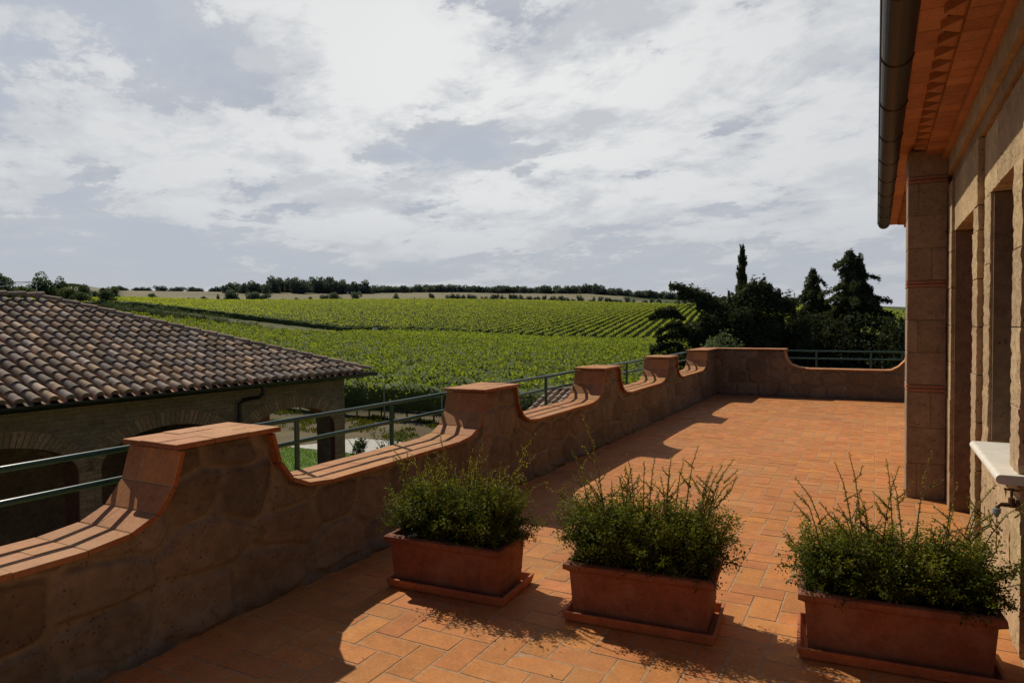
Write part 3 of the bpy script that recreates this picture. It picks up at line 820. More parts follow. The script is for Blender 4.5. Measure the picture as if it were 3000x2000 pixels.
# gutter
mb = MB(); gc_, gz_, gr_ = .100, 3.150, .084
ng = 14
def arc(r, zc_=gz_): return [(gc_+r*math.cos(PI+PI*i/ng), zc_+r*math.sin(PI+PI*i/ng)) for i in range(ng+1)]
def sweep(mb, A, y0, y1, col=(1, 1, 1)):
    for i in range(len(A)-1):
        (xa, za), (xb_, zb) = A[i], A[i+1]
        mb.face([(xa, y0, za), (xb_, y0, zb), (xb_, y1, zb), (xa, y1, za)], col)
sweep(mb, arc(gr_), -2.6, 12.62); sweep(mb, arc(gr_-.004)[::-1], -2.6, 12.62)
mb.face([(x, 12.62, z) for x, z in arc(gr_)]); mb.face([(x, 12.618, z) for x, z in arc(gr_)][::-1])
mb.tube([(gc_-gr_, -2.6, gz_), (gc_-gr_, 12.62, gz_)], .009, 8)
mb.tube([(gc_+gr_, -2.6, gz_), (gc_+gr_, 12.62, gz_)], .006, 8)
gut = vpart(mb, 'gutter', M_gutter, smooth=False)
for i in range(14):
    y = .85+.95*i-1.0
    if y > 12.6: break
    mb = MB(); A1, A2 = arc(gr_+.004), arc(gr_+.002)
    sweep(mb, A1, y-.012, y+.012); mb.tube([(x, y, z) for x, z in arc(gr_+.003)], .004, 6)
    mb.build('bracket', M_gutter, gut)
# window
mb = MB()
wf = mb
mb.box(.80, .86, 4.17, 4.24, .90, 2.36); mb.box(.80, .86, 4.93, 5.00, .90, 2.36); mb.box(.80, .86, 4.24, 4.93, 2.29, 2.36); mb.box(.80, .86, 4.24, 4.93, .90, .97); mb.box(.805, .855, 4.55, 4.62, .97, 2.29)
M_wood = m_plain('dark_brown_wood', (.045, .022, .012), .5, 30, .3)
win = vpart(mb, 'window', M_wood)
M_glass = m_plain('dark_glass', (.015, .017, .02), .08, 2, .1, 0., .8)
mb = MB(); mb.box(.825, .835, 4.24, 4.55, .97, 2.29); mb.box(.825, .835, 4.62, 4.93, .97, 2.29)
mb.build('pane', M_glass, win)
# side reveals (smooth shaded stone) of window and doors
mb = MB(); mb.box(.62, .945, 4.982, 4.999, .87, 2.355, (.8, .75, .7)); vpart(mb, 'reveal', M_pillar)
mb = MB(); mb.box(.575, .945, 6.722, 6.739, 0, 2.325, (.8, .72, .66)); vpart(mb, 'reveal', M_pillar)
# window sill: travertine with rounded nose
mb = MB(); pr = []
for i in range(9):
    a = PI/2+PI*i/8; pr.append((.522+.022*math.cos(a), .848+.022*math.sin(a)))
pr = [(.80, .870)]+pr+[(.80, .826)]
y0, y1 = 3.885, 4.905
for (a, b) in zip(pr[:-1], pr[1:]): mb.face([(a[0], y0, a[1]), (a[0], y1, a[1]), (b[0], y1, b[1]), (b[0], y0, b[1])][::-1])
mb.face([(p[0], y0, p[1]) for p in pr]); mb.face([(p[0], y1, p[1]) for p in pr][::-1])
vpart(mb, 'window_sill', M_marble)
# doors
for (y0, y1) in ((5.54, 6.72), (2.45, 3.92)):
    mb = MB(); mb.box(.82, .88, y0, y0+.09, .03, 2.33); mb.box(.82, .88, y1-.09, y1, .03, 2.33); mb.box(.82, .88, y0+.09, y1-.09, 2.24, 2.33)
    ym = (y0+y1)/2; mb.box(.825, .875, ym-.06, ym+.06, .03, 2.24); mb.box(.825, .875, y0+.09, ym-.06, .03, .35); mb.box(.825, .875, ym+.06, y1-.09, .03, .35)
    d = vpart(mb, 'door', M_wood)
    mb = MB(); mb.box(.845, .855, y0+.09, ym-.06, .35, 2.24); mb.box(.845, .855, ym+.06, y1-.09, .35, 2.24); mb.build('pane', M_glass, d)
    mb = MB(); mb.tube([(.815, ym-.02, 1.05), (.77, ym-.02, 1.05), (.77, ym+.10, 1.05)], .009, 8); mb.build('handle', M_brass, d)

# garden tap on the wall
tp = thing('water_tap', 'old brass garden tap with a pale hose nozzle on the wall below the window sill', 'tap', (.598, 3.945, .72))
mb = MB()
mb.tube([(0, 0, 0), (-.012, 0, 0)], .026, 14); mb.tube([(-.01, 0, 0), (-.06, -.01, 0)], .011, 12)
mb.tube([(-.028, -.005, -.01), (-.028, -.005, .034)], .014, 12)
mb.build('body', M_brass, tp)
mb = MB(); mb.tube([(-.058, -.01, 0), (-.072, -.014, .001), (-.083, -.018, -.008), (-.088, -.020, -.022)], .010, 12); mb.build('spout', M_brass, tp)
mb = MB(); mb.tube([(-.088, -.02, -.018), (-.088, -.02, -.040)], [.018, .0185], 16); mb.tube([(-.088, -.02, -.040), (-.088, -.02, -.058)], [.0145, .0095], 16)
M_nozzle = m_plain('pale_nozzle', (.42, .47, .46), .4, 30, .1, .4)
mb.build('hose_nozzle', M_nozzle, tp)
mb = MB(); mb.tube([(-.028, -.005, .034), (-.028, -.005, .072)], .006, 8); mb.tube([(-.058, -.005, .074), (.002, -.005, .070)], .0055, 8); mb.tube([(-.028, -.005, .070), (-.028, -.005, .080)], .011, 10)
mb.build('handle', M_brass, tp)

# ------------------------------------------------------------------ planters, saucers, shrubs
def tapered(mb, w0, d0, z0, w1, d1, z1, t, col=(1, 1, 1)):
    """open box walls between two rectangles"""
    def rect(w, d, z): return [(-w/2, -d/2, z), (w/2, -d/2, z), (w/2, d/2, z), (-w/2, d/2, z)]
    o0, o1 = rect(w0, d0, z0), rect(w1, d1, z1); i0, i1 = rect(w0-2*t, d0-2*t, z0), rect(w1-2*t, d1-2*t, z1)
    for k in range(4):
        j = (k+1) % 4
        mb.face([o0[k], o0[j], o1[j], o1[k]], col); mb.face([i0[j], i0[k], i1[k], i1[j]], col); mb.face([o1[k], o1[j], i1[j], i1[k]], col); mb.face([o0[j], o0[k], i0[k], i0[j]], col)
def soften(o, w=.004, seg=2):
    m = o.modifiers.new('bevel', 'BEVEL'); m.width = w; m.segments = seg; m.limit_method = 'ANGLE'; return o
def merge(o):
    import bmesh
    bm = bmesh.new(); bm.from_mesh(o.data); bmesh.ops.remove_doubles(bm, verts=bm.verts, dist=.0003); bm.to_mesh(o.data); bm.free(); return o
POTS = [((-2.24, 3.505), D2R(3.2), 'left'), ((-1.10, 3.565), D2R(4.6), 'middle'), ((.075, 3.70), D2R(5.0), 'right')]
SL = {'left': 'terracotta saucer under the leftmost planter, nearest the parapet', 'middle': 'terracotta saucer under the middle planter', 'right': 'terracotta saucer under the right planter, by the villa wall'}
PL_ = {'left': 'rectangular terracotta planter nearest the parapet, leftmost of three', 'middle': 'rectangular terracotta planter in the middle of the row of three', 'right': 'rectangular terracotta planter nearest the villa wall, rightmost of three'}
HL = {'left': 'small leaved evergreen shrub in the planter nearest the parapet', 'middle': 'evergreen shrub with many upright sprays in the middle planter', 'right': 'evergreen shrub with arching tips in the planter by the villa wall'}

def shrub(loc, rz, lab, spikes, wid, dep, hgt, seed, left_lean=0.):
    r = np.random.default_rng(seed)
    t = thing('shrub', lab, 'shrub', (loc[0], loc[1], .28), rz, 'shrubs in the terracotta planters')
    stems = []        # polylines
    # bulk sprays: fan out from the soil, ends on a rounded box crown
    for i in range(900):
        bx, by = r.uniform(-wid*.42, wid*.42), r.uniform(-dep*.34, dep*.34)
        a = r.uniform(0, 2*PI); el = r.uniform(-.30, 1.45)
        d = np.array([math.cos(a)*math.cos(el), math.sin(a)*math.cos(el)*.9, math.sin(el)])
        L = hgt*r.uniform(.45, 1.0)*(.65 if el < .1 else 1)
        zc_ = .30 if i % 5 else .16
        p0 = np.array([bx, by, .02]); c = np.array([bx*1.10, by*1.15, hgt*zc_])
        p2 = c+d*L*np.array([.62, .62, .60]); p1 = (p0+c)/2+np.array([0, 0, .06])+d*.03
        p3 = p2+d*.05+np.array([0, 0, -.02 if el < .5 else .02])
        stems.append((np.array([p0, p1, c*.5+p2*.5, p2, p3]), 0))
    for (sx, sy, ln, lx, ly) in spikes:
        p0 = np.array([sx*wid*.45, sy*dep*.4, hgt*.72]); p1 = p0+np.array([lx*.25, ly*.25, ln*.40]); p2 = p0+np.array([lx*.55, ly*.55, ln*.74]); p3 = p0+np.array([lx, ly, ln])
        stems.append((np.array([p0, p1, p2, p3]), 1))
        for q in range(r.integers(1, 4)):       # side twigs
            f = r.uniform(.2, .7); b = p0+(p3-p0)*f; sd_ = r.choice([-1, 1])
            stems.append((np.array([b, b+np.array([sd_*.03, r.uniform(-.02, .02), .03]), b+np.array([sd_*.06*r.uniform(.6, 1.3), r.uniform(-.03, .03), .08*r.uniform(.6, 1.3)])]), 1))
    LP, LD, LS, LC = [], [], [], []
    mb = MB()
    for P_, kind in stems:
        seg = np.linalg.norm(np.diff(P_, axis=0), axis=1); L = seg.sum(); cum = np.concatenate([[0], np.cumsum(seg)])
        n = int(L/(.0034 if kind == 0 else .0046))
        lo = .12 if kind == 0 else .02
        s = np.linspace(lo*L, L, n)
        pos = np.stack([np.interp(s, cum, P_[:, k]) for k in range(3)], -1)
        dr = P_[-1]-P_[-2]; dr = dr/np.linalg.norm(dr)
        side = r.normal(size=(n, 3)); side -= (side@dr)[:, None]*dr; side /= np.linalg.norm(side, axis=1)[:, None]
        f = (s/L)
        jit = .011 if kind == 0 else .0
        lsz = r.uniform(.011, .0195, n)*(1-.35*f if kind else 1.)
        ld = side+dr*.45; ld /= np.linalg.norm(ld, axis=1)[:, None]
        LP.append(pos+ld*lsz[:, None]*.5+r.normal(size=(n, 3))*jit); LD.append(ld); LS.append(lsz)
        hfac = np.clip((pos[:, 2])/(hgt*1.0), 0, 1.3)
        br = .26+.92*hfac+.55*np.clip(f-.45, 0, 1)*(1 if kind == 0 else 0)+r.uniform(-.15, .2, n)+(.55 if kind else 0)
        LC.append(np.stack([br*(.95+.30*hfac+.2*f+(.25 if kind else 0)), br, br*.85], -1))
        if kind or r.random() < .16:
            mb.tube([tuple(p) for p in P_], [.0035-.0022*k/(len(P_)-1) for k in range(len(P_))] if kind else [.004-.0025*k/(len(P_)-1) for k in range(len(P_))], 5, caps=False)
    P_ = np.concatenate(LP); Dd = np.concatenate(LD); Sz = np.concatenate(LS); Cc = np.concatenate(LC)
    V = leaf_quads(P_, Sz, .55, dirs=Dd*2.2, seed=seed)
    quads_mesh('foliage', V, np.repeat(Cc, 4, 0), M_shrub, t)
    mb.build('stems', M_stem, t)
    return t
r7 = np.random.default_rng(5)
def mkspikes(n, lo, hi, xr=(-1, 1), seedv=1, fan=.10):
    r = np.random.default_rng(seedv); o = []
    for i in range(n):
        sx = r.uniform(*xr); o.append((sx, r.uniform(-1, 1), r.uniform(lo, hi)*1.28, sx*fan+r.normal()*.03, r.normal()*.035))
    return o
SP = {'left': mkspikes(24, .12, .22, seedv=3)+[(.9, .5, .42, .16, .05), (-.4, .6, .36, -.07, .02), (.3, .3, .36, .02, .02), (-.95, 0, .26, -.16, 0), (1.0, 0, .15, .24, 0)],
      'middle': mkspikes(20, .14, .26, seedv=4)+[(-.75, .7, .52, -.14, .05), (-.95, .3, .33, -.10, 0), (.95, -.2, .36, .14, 0), (.6, .4, .40, .07, 0), (.35, 0, .38, .03, 0), (-1, 0, .12, -.22, -.02)],
      'right': mkspikes(12, .10, .20, seedv=9)+[(-.35, .2, .44, -.06, .02), (-.45, 0, .40, -.09, 0), (-.12, 0, .40, .07, 0), (.02, .3, .42, -.03, 0), (.28, .4, .46, .07, .02), (.12, 0, .36, -.05, 0), (.8, .1, .34, .12, 0), (.95, 0, .28, .2, .02), (-.8, .1, .30, -.14, 0), (.6, .2, .33, .05, 0)]}
for (loc, rz, k) in POTS:
    wv_ = .80; dv_ = .445
    if k == 'right': wv_ = .84
    mb = MB(); tapered(mb, wv_-.03, dv_-.03, .003, wv_, dv_, .056, .018); mb.box(-(wv_-.05)/2, (wv_-.05)/2, -(dv_-.05)/2, (dv_-.05)/2, .003, .012)
    o = soften(merge(mb.build('saucer', M_saucer))); o.location = (loc[0], loc[1], .0); o.rotation_euler = (0, 0, rz)
    tag(o, SL[k], 'saucer', 'saucers under the planters')
    t = thing('planter', PL_[k], 'planter', (loc[0]-(.02 if k == 'left' else 0), loc[1]-.0, .013), rz, 'terracotta planters')
    pw = wv_-.075; pd = dv_-.085
    mb = MB(); tapered(mb, pw-.03, pd-.02, 0, pw+.005, pd+.01, .252, .02)
    mb.box(-(pw-.05)/2, (pw-.05)/2, -(pd-.05)/2, (pd-.05)/2, 0, .02)
    tapered(mb, pw-.012, pd-.008, .085, pw-.010, pd-.006, .091, .004)
    soften(merge(mb.build('body', M_pot, t)), .005, 3)
    mb = MB(); tapered(mb, pw+.012, pd+.018, .250, pw+.056, pd+.060, .272, .028); tapered(mb, pw+.056, pd+.060, .272, pw+.060, pd+.064, .296, .03); tapered(mb, pw+.060, pd+.064, .296, pw+.044, pd+.048, .304, .03)
    soften(merge(mb.build('rim', M_pot, t)), .006, 3)
    mb = MB(); mb.box(-(pw-.03)/2, (pw-.03)/2, -(pd-.03)/2, (pd-.03)/2, .02, .262); mb.build('soil', M_soil, t)
    hh = {'left': .41, 'middle': .42, 'right': .37}[k]
    shrub(loc, rz, HL[k], SP[k], pw*1.05, pd*1.1, hh*.86, {'left': 31, 'middle': 47, 'right': 53}[k])
    for ob in t.children: pass
exec_later = None

# ------------------------------------------------------------------ coppi roofs
def coppi(mb, org, e_s, e_u, ncol, pitch, umax_fn, r0=.083, seed=0, expo=.33, umin=0., grey=0.):
    """org: corner on the eave; e_s unit along the eave, e_u unit up the slope; covers and channels, tile by tile"""
    rr = random.Random(seed); e_s = Vector(e_s); e_u = Vector(e_u); nrm = e_s.cross(e_u).normalized()
    if nrm.z < 0: nrm = -nrm
    K = 7
    for c in range(ncol):
        s = (c+.5)*pitch; um = umax_fn(s)
        if um < .15: continue
        nrow = int(math.ceil(um/expo))
        js = rr.uniform(-.008, .008)
        for r in range(nrow):
            for kind in (0, 1):
                ss = s+js+(pitch/2 if kind else 0)
                um2 = umax_fn(ss)
                u0 = r*expo-(.02 if kind == 0 else .05)+rr.uniform(-.012, .012); u1 = min(u0+expo+.07, um2)
                if u1-u0 < .06 or u0 > um2: continue
                k = rr.choice([.5, .65, .8, .92, 1., 1.1, 1.3, 1.5]); h1 = rr.uniform(-.22, .16); 
                if rr.random() < .12: k *= .7
                if rr.random() < .10: k *= 1.35
                cg = (k*(1+h1*.6), k, k*(1-h1))
                if grey: cg = tuple(v*(1-grey)+grey*k*1.15 for v in cg)
                if kind: cg = (cg[0]*1.15, cg[1]*.82, cg[2]*.68)
                ra, rb = (r0, r0*.82) if kind == 0 else (r0*.80, r0*.92)
                n0 = len(mb.v)
                tilt = .020
                for (u, rad, lift) in ((u0, ra, .026 if kind == 0 else .0), (u1, rb, .004)):
                    base = Vector(org)+e_s*(ss+rr.uniform(-.003, .003))+e_u*u
                    for i in range(K+1):
                        th = PI*i/K
                        if kind == 0: off = e_s*(rad*math.cos(th))+nrm*(rad*.95*math.sin(th)+lift+.03)
                        else: off = e_s*(rad*math.cos(th))+nrm*(-rad*.55*math.sin(th)+.05)
                        mb.v.append(tuple(base+off))
                for i in range(K):
                    f = (n0+i, n0+i+1, n0+K+1+i+1, n0+K+1+i)
                    mb.f.append(f if kind == 0 else f[::-1]); mb.c.append(cg); mb.m.append(0)
                if kind == 1: pass
                if kind == 0:      # thickness of the lower end
                    n1 = len(mb.v); base = Vector(org)+e_s*ss+e_u*u0
                    for i in range(K+1):
                        th = PI*i/K; rad = ra-.014
                        mb.v.append(tuple(base+e_s*(rad*math.cos(th))+nrm*(rad*.95*math.sin(th)+.056)))
                    for i in range(K):
                        mb.f.append((n0+i, n1+i, n1+i+1, n0+i+1)); mb.c.append((cg[0]*.7, cg[1]*.7, cg[2]*.7)); mb.m.append(0)
                    if r == 0:     # mortar plug
                        mb.f.append(tuple(n1+i for i in range(K+1))); mb.c.append((.45, .42, .38)); mb.m.append(0)
def ridge_tiles(mb, p0, p1, seed=0, rad=.10, grey=0.):
    rr = random.Random(seed); p0 = Vector(p0); p1 = Vector(p1); d = (p1-p0); L = d.length; d.normalize()
    a = d.cross(Vector((0, 0, 1))).normalized(); b = a.cross(d).normalized(); K = 8
    if b.z < 0: b = -b
    n = int(L/.36)
    for i in range(n):
        q0 = p0+d*(i*.36-.03); q1 = p0+d*((i+1)*.36+.03); k = rr.choice([.7, .85, 1., 1.15, 1.3]); c = (k*rr.uniform(.95, 1.1), k, k*rr.uniform(.85, 1.05))
        n0 = len(mb.v)
        for q_, r_, l in ((q0, rad*1.08, .02), (q1, rad*.9, 0)):
            for j in range(K+1):
                th = PI*j/K; mb.v.append(tuple(q_+a*(r_*math.cos(th))+b*(r_*.8*math.sin(th)+l)))
        for j in range(K):
            mb.f.append((n0+j, n0+j+1, n0+K+1+j+1, n0+K+1+j)); mb.c.append(c); mb.m.append(0)
        mb.f.append(tuple(n0+j for j in range(K+1))); mb.c.append((c[0]*.6, c[1]*.6, c[2]*.6)); mb.m.append(0)

# ------------------------------------------------------------------ arched farm building (left)
TH = D2R(2.814); ZE = .42
fb = thing('farm_building', 'low building with hipped clay tile roof and brick arches, left of the terrace', 'building', (-10.863, 13.002, 0), -TH)
# local: +x toward the terrace, y along the eave (negative = toward camera side), z absolute
WR, SLP, LEN = 5.0, .35, 18.0
ca_ = math.atan(SLP)
mb = MB()
K_ = 1/math.cos(ca_)
coppi(mb, (0, 0, ZE), (0, -1, 0), (-math.cos(ca_), 0, math.sin(ca_)), int(LEN/.232), .232, lambda s: (min(WR, s)-.05)*K_, seed=4)
mb2 = MB()
# end slope (hip end faces +y) and rear slope
coppi(mb2, (0, 0, ZE), (-1, 0, 0), (0, -math.cos(ca_), math.sin(ca_)), int(10/.232), .232, lambda s: (min(s, 10-s, 5)-.05)*K_, seed=6)
rf = mb.build('roof', M_coppo, fb)
mb2.build('hip_slope', M_coppo, rf)
mb = MB()   # boarding under the tiles
e = .03
mb.face([(0, 0, ZE-e), (-WR, -WR, ZE-e+WR*SLP), (-WR, -LEN, ZE-e+WR*SLP), (0, -LEN, ZE-e)], (.5, .4, .35))
mb.face([(0, 0, ZE-e), (-10, 0, ZE-e), (-WR, -WR, ZE-e+WR*SLP)], (.5, .4, .35))
mb.face([(-10, 0, ZE-e), (-10, -LEN, ZE-e), (-WR, -LEN, ZE-e+WR*SLP), (-WR, -WR, ZE-e+WR*SLP)], (.5, .4, .35))
mb.face([(-.02, -.02, ZE-.1), (-.02, -LEN, ZE-.1), (-9.98, -LEN, ZE-.1), (-9.98, -.02, ZE-.1)], (.4, .3, .25))
mb.build('roof_boarding', M_coppo, rf)
mb = MB(); ridge_tiles(mb, (.0, -.0, ZE+.06), (-WR, -WR, ZE+.08+WR*SLP), 3); ridge_tiles(mb, (-10, 0, ZE+.06), (-WR, -WR, ZE+.08+WR*SLP), 5); ridge_tiles(mb, (-WR, -WR+.1, ZE+.09+WR*SLP), (-WR, -LEN, ZE+.09+WR*SLP), 7)
mb.build('ridge', M_coppo, rf)
mb = MB()   # lightning conductor
zr = ZE+WR*SLP
mb.tube([(-WR, -WR, zr+.05), (-WR, -WR, zr+.42)], .011, 8)
mb.tube([(-WR, -WR, zr+.41), (-WR+.1, -WR-1.2, zr+.31), (-WR+.1, -LEN, zr+.24)], .007, 6); mb.tube([(-WR, -WR, zr+.41), (-WR+.45, -WR-1.2, zr+.18), (-WR+1.1, -LEN, zr-.2)], .007, 6)
mb.build('lightning_conductor', M_metal, rf)
# gutter
mb = MB()
def gut_run(p0, p1, r=.075):
    p0, p1 = Vector(p0), Vector(p1); d = (p1-p0).normalized(); a = d.cross(Vector((0, 0, 1))); n_ = 10
    A1 = [(math.cos(PI+PI*i/n_)*r, math.sin(PI+PI*i/n_)*r) for i in range(n_+1)]
    for i in range(n_):
        (u0, w0), (u1, w1) = A1[i], A1[i+1]
        for f in (1., .93):
            q = [p0+a*u0*f+Vector((0, 0, w0*f)), p0+a*u1*f+Vector((0, 0, w1*f)), p1+a*u1*f+Vector((0, 0, w1*f)), p1+a*u0*f+Vector((0, 0, w0*f))]
            mb.face(q if f == 1 else q[::-1])
    mb.face([p0+a*u*1.+Vector((0, 0, w)) for u, w in A1]); mb.face([p1+a*u*1.+Vector((0, 0, w)) for u, w in A1][::-1])
    mb.tube([p0+a*r, p1+a*r], .007, 6); mb.tube([p0-a*r, p1-a*r], .007, 6)
gut_run((.065, .14, ZE+.0), (.065, -LEN, ZE+.0)); gut_run((.14, .065, ZE), (-10.1, .065, ZE))
M_gutd = m_plain('dark_green_gutter', (.018, .022, .020), .4, 10, .2)
mb.build('gutter', M_gutd, rf)
WX = -.50   # front wall plane
mb = MB(); sp = -3.39
mb.tube([(.06, sp+.20, ZE-.06), (.06, sp+.20, ZE-.20), (.0, sp+.16, ZE-.28), (WX+.16, sp+.04, ZE-.34), (WX+.08, sp, ZE-.42), (WX+.08, sp, -2.7)], .042, 10)
mb.build('downpipe', M_gutd, fb)
# arched wall
G = -2.7; SPR = -.83; RISE = .58; AW = 2.52; PW = .37; RING = .26
arches = []
s = -.70
while s-AW > -LEN+.3:
    arches.append((s-AW, s)); s -= AW+PW
def arch_z(u):   # u in -1..1
    return SPR+RISE*math.sqrt(max(0., 1-u*u)) if abs(u) < 1 else SPR
WT = .45
def arched_wall(mb, x_out, x_in, along0, along1, ar, ztop, axis='y', sgn=1):
    """front face at x_out, rear face at x_in"""
    NA = 28
    def P_(al, x, z): return (x, al, z) if axis == 'y' else (al, x, z)
    cuts = []
    pts = [along0]
    for (a, b) in sorted(ar):
        mb_quad = [(P_(pts[-1], x_out, G), P_(a, x_out, G), P_(a, x_out, ztop), P_(pts[-1], x_out, ztop))]
        for x in (x_out, x_in):
            mb.face([P_(pts[-1], x, G), P_(a, x, G), P_(a, x, ztop), P_(pts[-1], x, ztop)])
        c, w = (a+b)/2, (b-a)/2
        for i in range(NA):
            t0, t1 = PI-PI*i/NA, PI-PI*(i+1)/NA
            u0, u1 = math.cos(t0), math.cos(t1); z0, z1 = SPR+RISE*math.sin(t0), SPR+RISE*math.sin(t1)
            for x in (x_out, x_in): mb.face([P_(c+w*u0, x, z0), P_(c+w*u1, x, z1), P_(c+w*u1, x, ztop), P_(c+w*u0, x, ztop)])
            mb.face([P_(c+w*u0, x_out, z0), P_(c+w*u1, x_out, z1), P_(c+w*u1, x_in, z1), P_(c+w*u0, x_in, z0)], (1, 1, 1), 1)
        for al in (a, b): mb.face([P_(al, x_out, G), P_(al, x_in, G), P_(al, x_in, SPR), P_(al, x_out, SPR)], (1, 1, 1), 1)
        pts.append(b)
    for x in (x_out, x_in): mb.face([P_(pts[-1], x, G), P_(along1, x, G), P_(along1, x, ztop), P_(pts[-1], x, ztop)])
mb = MB(); arched_wall(mb, WX, WX-WT, -LEN, -.36, arches, ZE-.1)
arched_wall(mb, -.36, -.36-WT, -3.6, WX, [(-3.2, -.98)], ZE-.1, 'x')       # end wall
mb.build('wall', [M_farmwall, M_redplaster], fb)
mb = MB()
mb.box(-3.95, -3.6, -LEN, -3.55, G, ZE-.1); mb.box(-9.5, -3.95, -.85, -.36, G, ZE-.1) if False else None
mb.box(-3.95, -.95, -3.60, -3.40, G, ZE-.1) if False else None
mb.box(-9.6, -3.96, -LEN, -3.9, G, ZE-.1)
mb.box(-3.595, -.955, -3.62, -3.32, G, ZE-.1)  # cross wall added to block bright ground and keep the second arch dark
mb.build('rear_wall', M_farmwall, fb)
mb = MB(); mb.box(-3.6, -3.3, -.80, -.40, G, ZE-.1); mb.build('corner_post', M_farmwall, fb)
def ring(a, b, x, axis='y', parent=fb):
    mb = MB(); c, w = (a+b)/2, (b-a)/2; n = 46
    def P_(al, xx_, z): return (xx_, al, z) if axis == 'y' else (al, xx_, z)
    for i in range(n):
        t0, t1 = PI*(i+.10)/n, PI*(i+.90)/n
        k = random.uniform(.7, 1.2); cl_ = (k*random.uniform(.95, 1.1), k, k*random.uniform(.85, 1.05))
        q = []
        for (t, ex) in ((t0, 0), (t1, 0), (t1, RING), (t0, RING)):
            q.append((c+(w+ex)*math.cos(t), SPR+(RISE+ex)*math.sin(t)))
        mb.hexa([P_(p[0], x-.05, p[1]) for p in q]+[P_(p[0], x+.008, p[1]) for p in q], cl_)
    # brick pier courses below the springing
    z = SPR-.005
    while z > G:
        for (p0, p1) in ((a-PW*.5+.005, a),):
            pass
        z -= .07
    return mb.build('brick_arch', M_farmbrick, parent)
for (a, b) in arches[:5]: ring(a, b, WX)
for (a, b), (a2, b2) in zip(arches[:5], arches[1:6]):     # brick piers between arches
    mb = MB(); z = SPR-.01; r = 0
    while z-.062 > G:
        y0, y1 = b2, a
        spl = [y0+.004, y0+(y1-y0)*(.33 if r % 2 else .66), y1-.004]
        for q0, q1 in zip(spl[:-1], spl[1:]):
            k = random.uniform(.7, 1.15); mb.box(WX-.03, WX+.007, q0+.004, q1-.004, z-.058, z, (k, k*.98, k*.95))
        z -= .068; r += 1
    mb.build('brick_pier', M_farmbrick, fb)
mb = MB(); z = SPR-.01; r = 0
while z-.062 > G:
    spl = [-.70+.004, -.70+(.12 if r % 2 else .22), -.362]
    for q0, q1 in zip(spl[:-1], spl[1:]):
        k = random.uniform(.75, 1.15); mb.box(WX-.03, WX+.007, q0+.004, q1-.004, z-.058, z, (k, k*.98, k*.95))
    z -= .068; r += 1
mb.build('brick_pier', M_farmbrick, fb)
# windows in the loggia rear wall
for sc_ in (-7.0-1.05, -10.8):
    mb = MB(); xw = -3.59
    mb.box(xw-.01, xw+.05, sc_-.75, sc_+.75, -1.45, -1.38, (1.6, 1.6, 1.5)); mb.box(xw, xw+.02, sc_-.70, sc_+.70, -1.36, -.35, (.5, .5, .5))
    mb.build('window', M_farmwall, fb)
    mb = MB(); mb.box(xw+.021, xw+.03, sc_-.62, sc_+.62, -1.30, -.42); mb.build('pane', M_dark, fb.children[-1]) if False else mb.build('dark_opening', M_dark, fb)  # dark sheet stands in for the unlit window opening
mb = MB(); mb.box(-9.4, -.6, -LEN, -.5, G-.1, G+.03); mb.build('porch_floor', M_grout, fb)

# ------------------------------------------------------------------ small outbuilding with grey tiled roof
ob_ = thing('outbuilding', 'small outbuilding with a greyish clay tile roof beyond the second parapet dip', 'building', (-6.5, 19, 0))
mb = MB(); sl = math.atan(.31)
coppi(mb, (-9.38+6.5, 17.2-19, -1.515), (1, 0, 0), (0, math.cos(sl), math.sin(sl)), int(5.6/.235), .235, lambda s: 2.95/math.cos(sl), seed=14, grey=.5)
coppi(mb, (-9.38+6.5, 23.1-19, -1.515), (1, 0, 0), (0, -math.cos(sl), math.sin(sl)), int(5.6/.235), .235, lambda s: 2.95/math.cos(sl), seed=15, grey=.5)
r_ = mb.build('roof', M_coppo, ob_)
mb = MB(); ridge_tiles(mb, (-9.4+6.5, 1.15, -.56), (-3.78+6.5, 1.15, -.56), 8); mb.build('ridge', M_coppo, r_)
mb = MB()
mb.face([(-2.88, -1.8, -1.53), (2.72, -1.8, -1.53), (2.72, 1.15, -.62), (-2.88, 1.15, -.62)], (.4, .35, .3)); mb.face([(-2.88, 4.1, -1.53), (2.72, 4.1, -1.53), (2.72, 1.15, -.62), (-2.88, 1.15, -.62)], (.4, .35, .3))
mb.build('boarding', M_coppo, r_)
mb = MB(); mb.box(-2.7, 2.6, -1.6, 3.9, G-.1, -1.5); mb.hexa([(-2.7, -1.6, -1.5), (2.6, -1.6, -1.5), (2.6, 3.9, -1.5), (-2.7, 3.9, -1.5), (-2.7, 1.1, -.68), (2.6, 1.1, -.68), (2.6, 1.2, -.68), (-2.7, 1.2, -.68)])
mb.build('wall', M_farmwall, ob_)

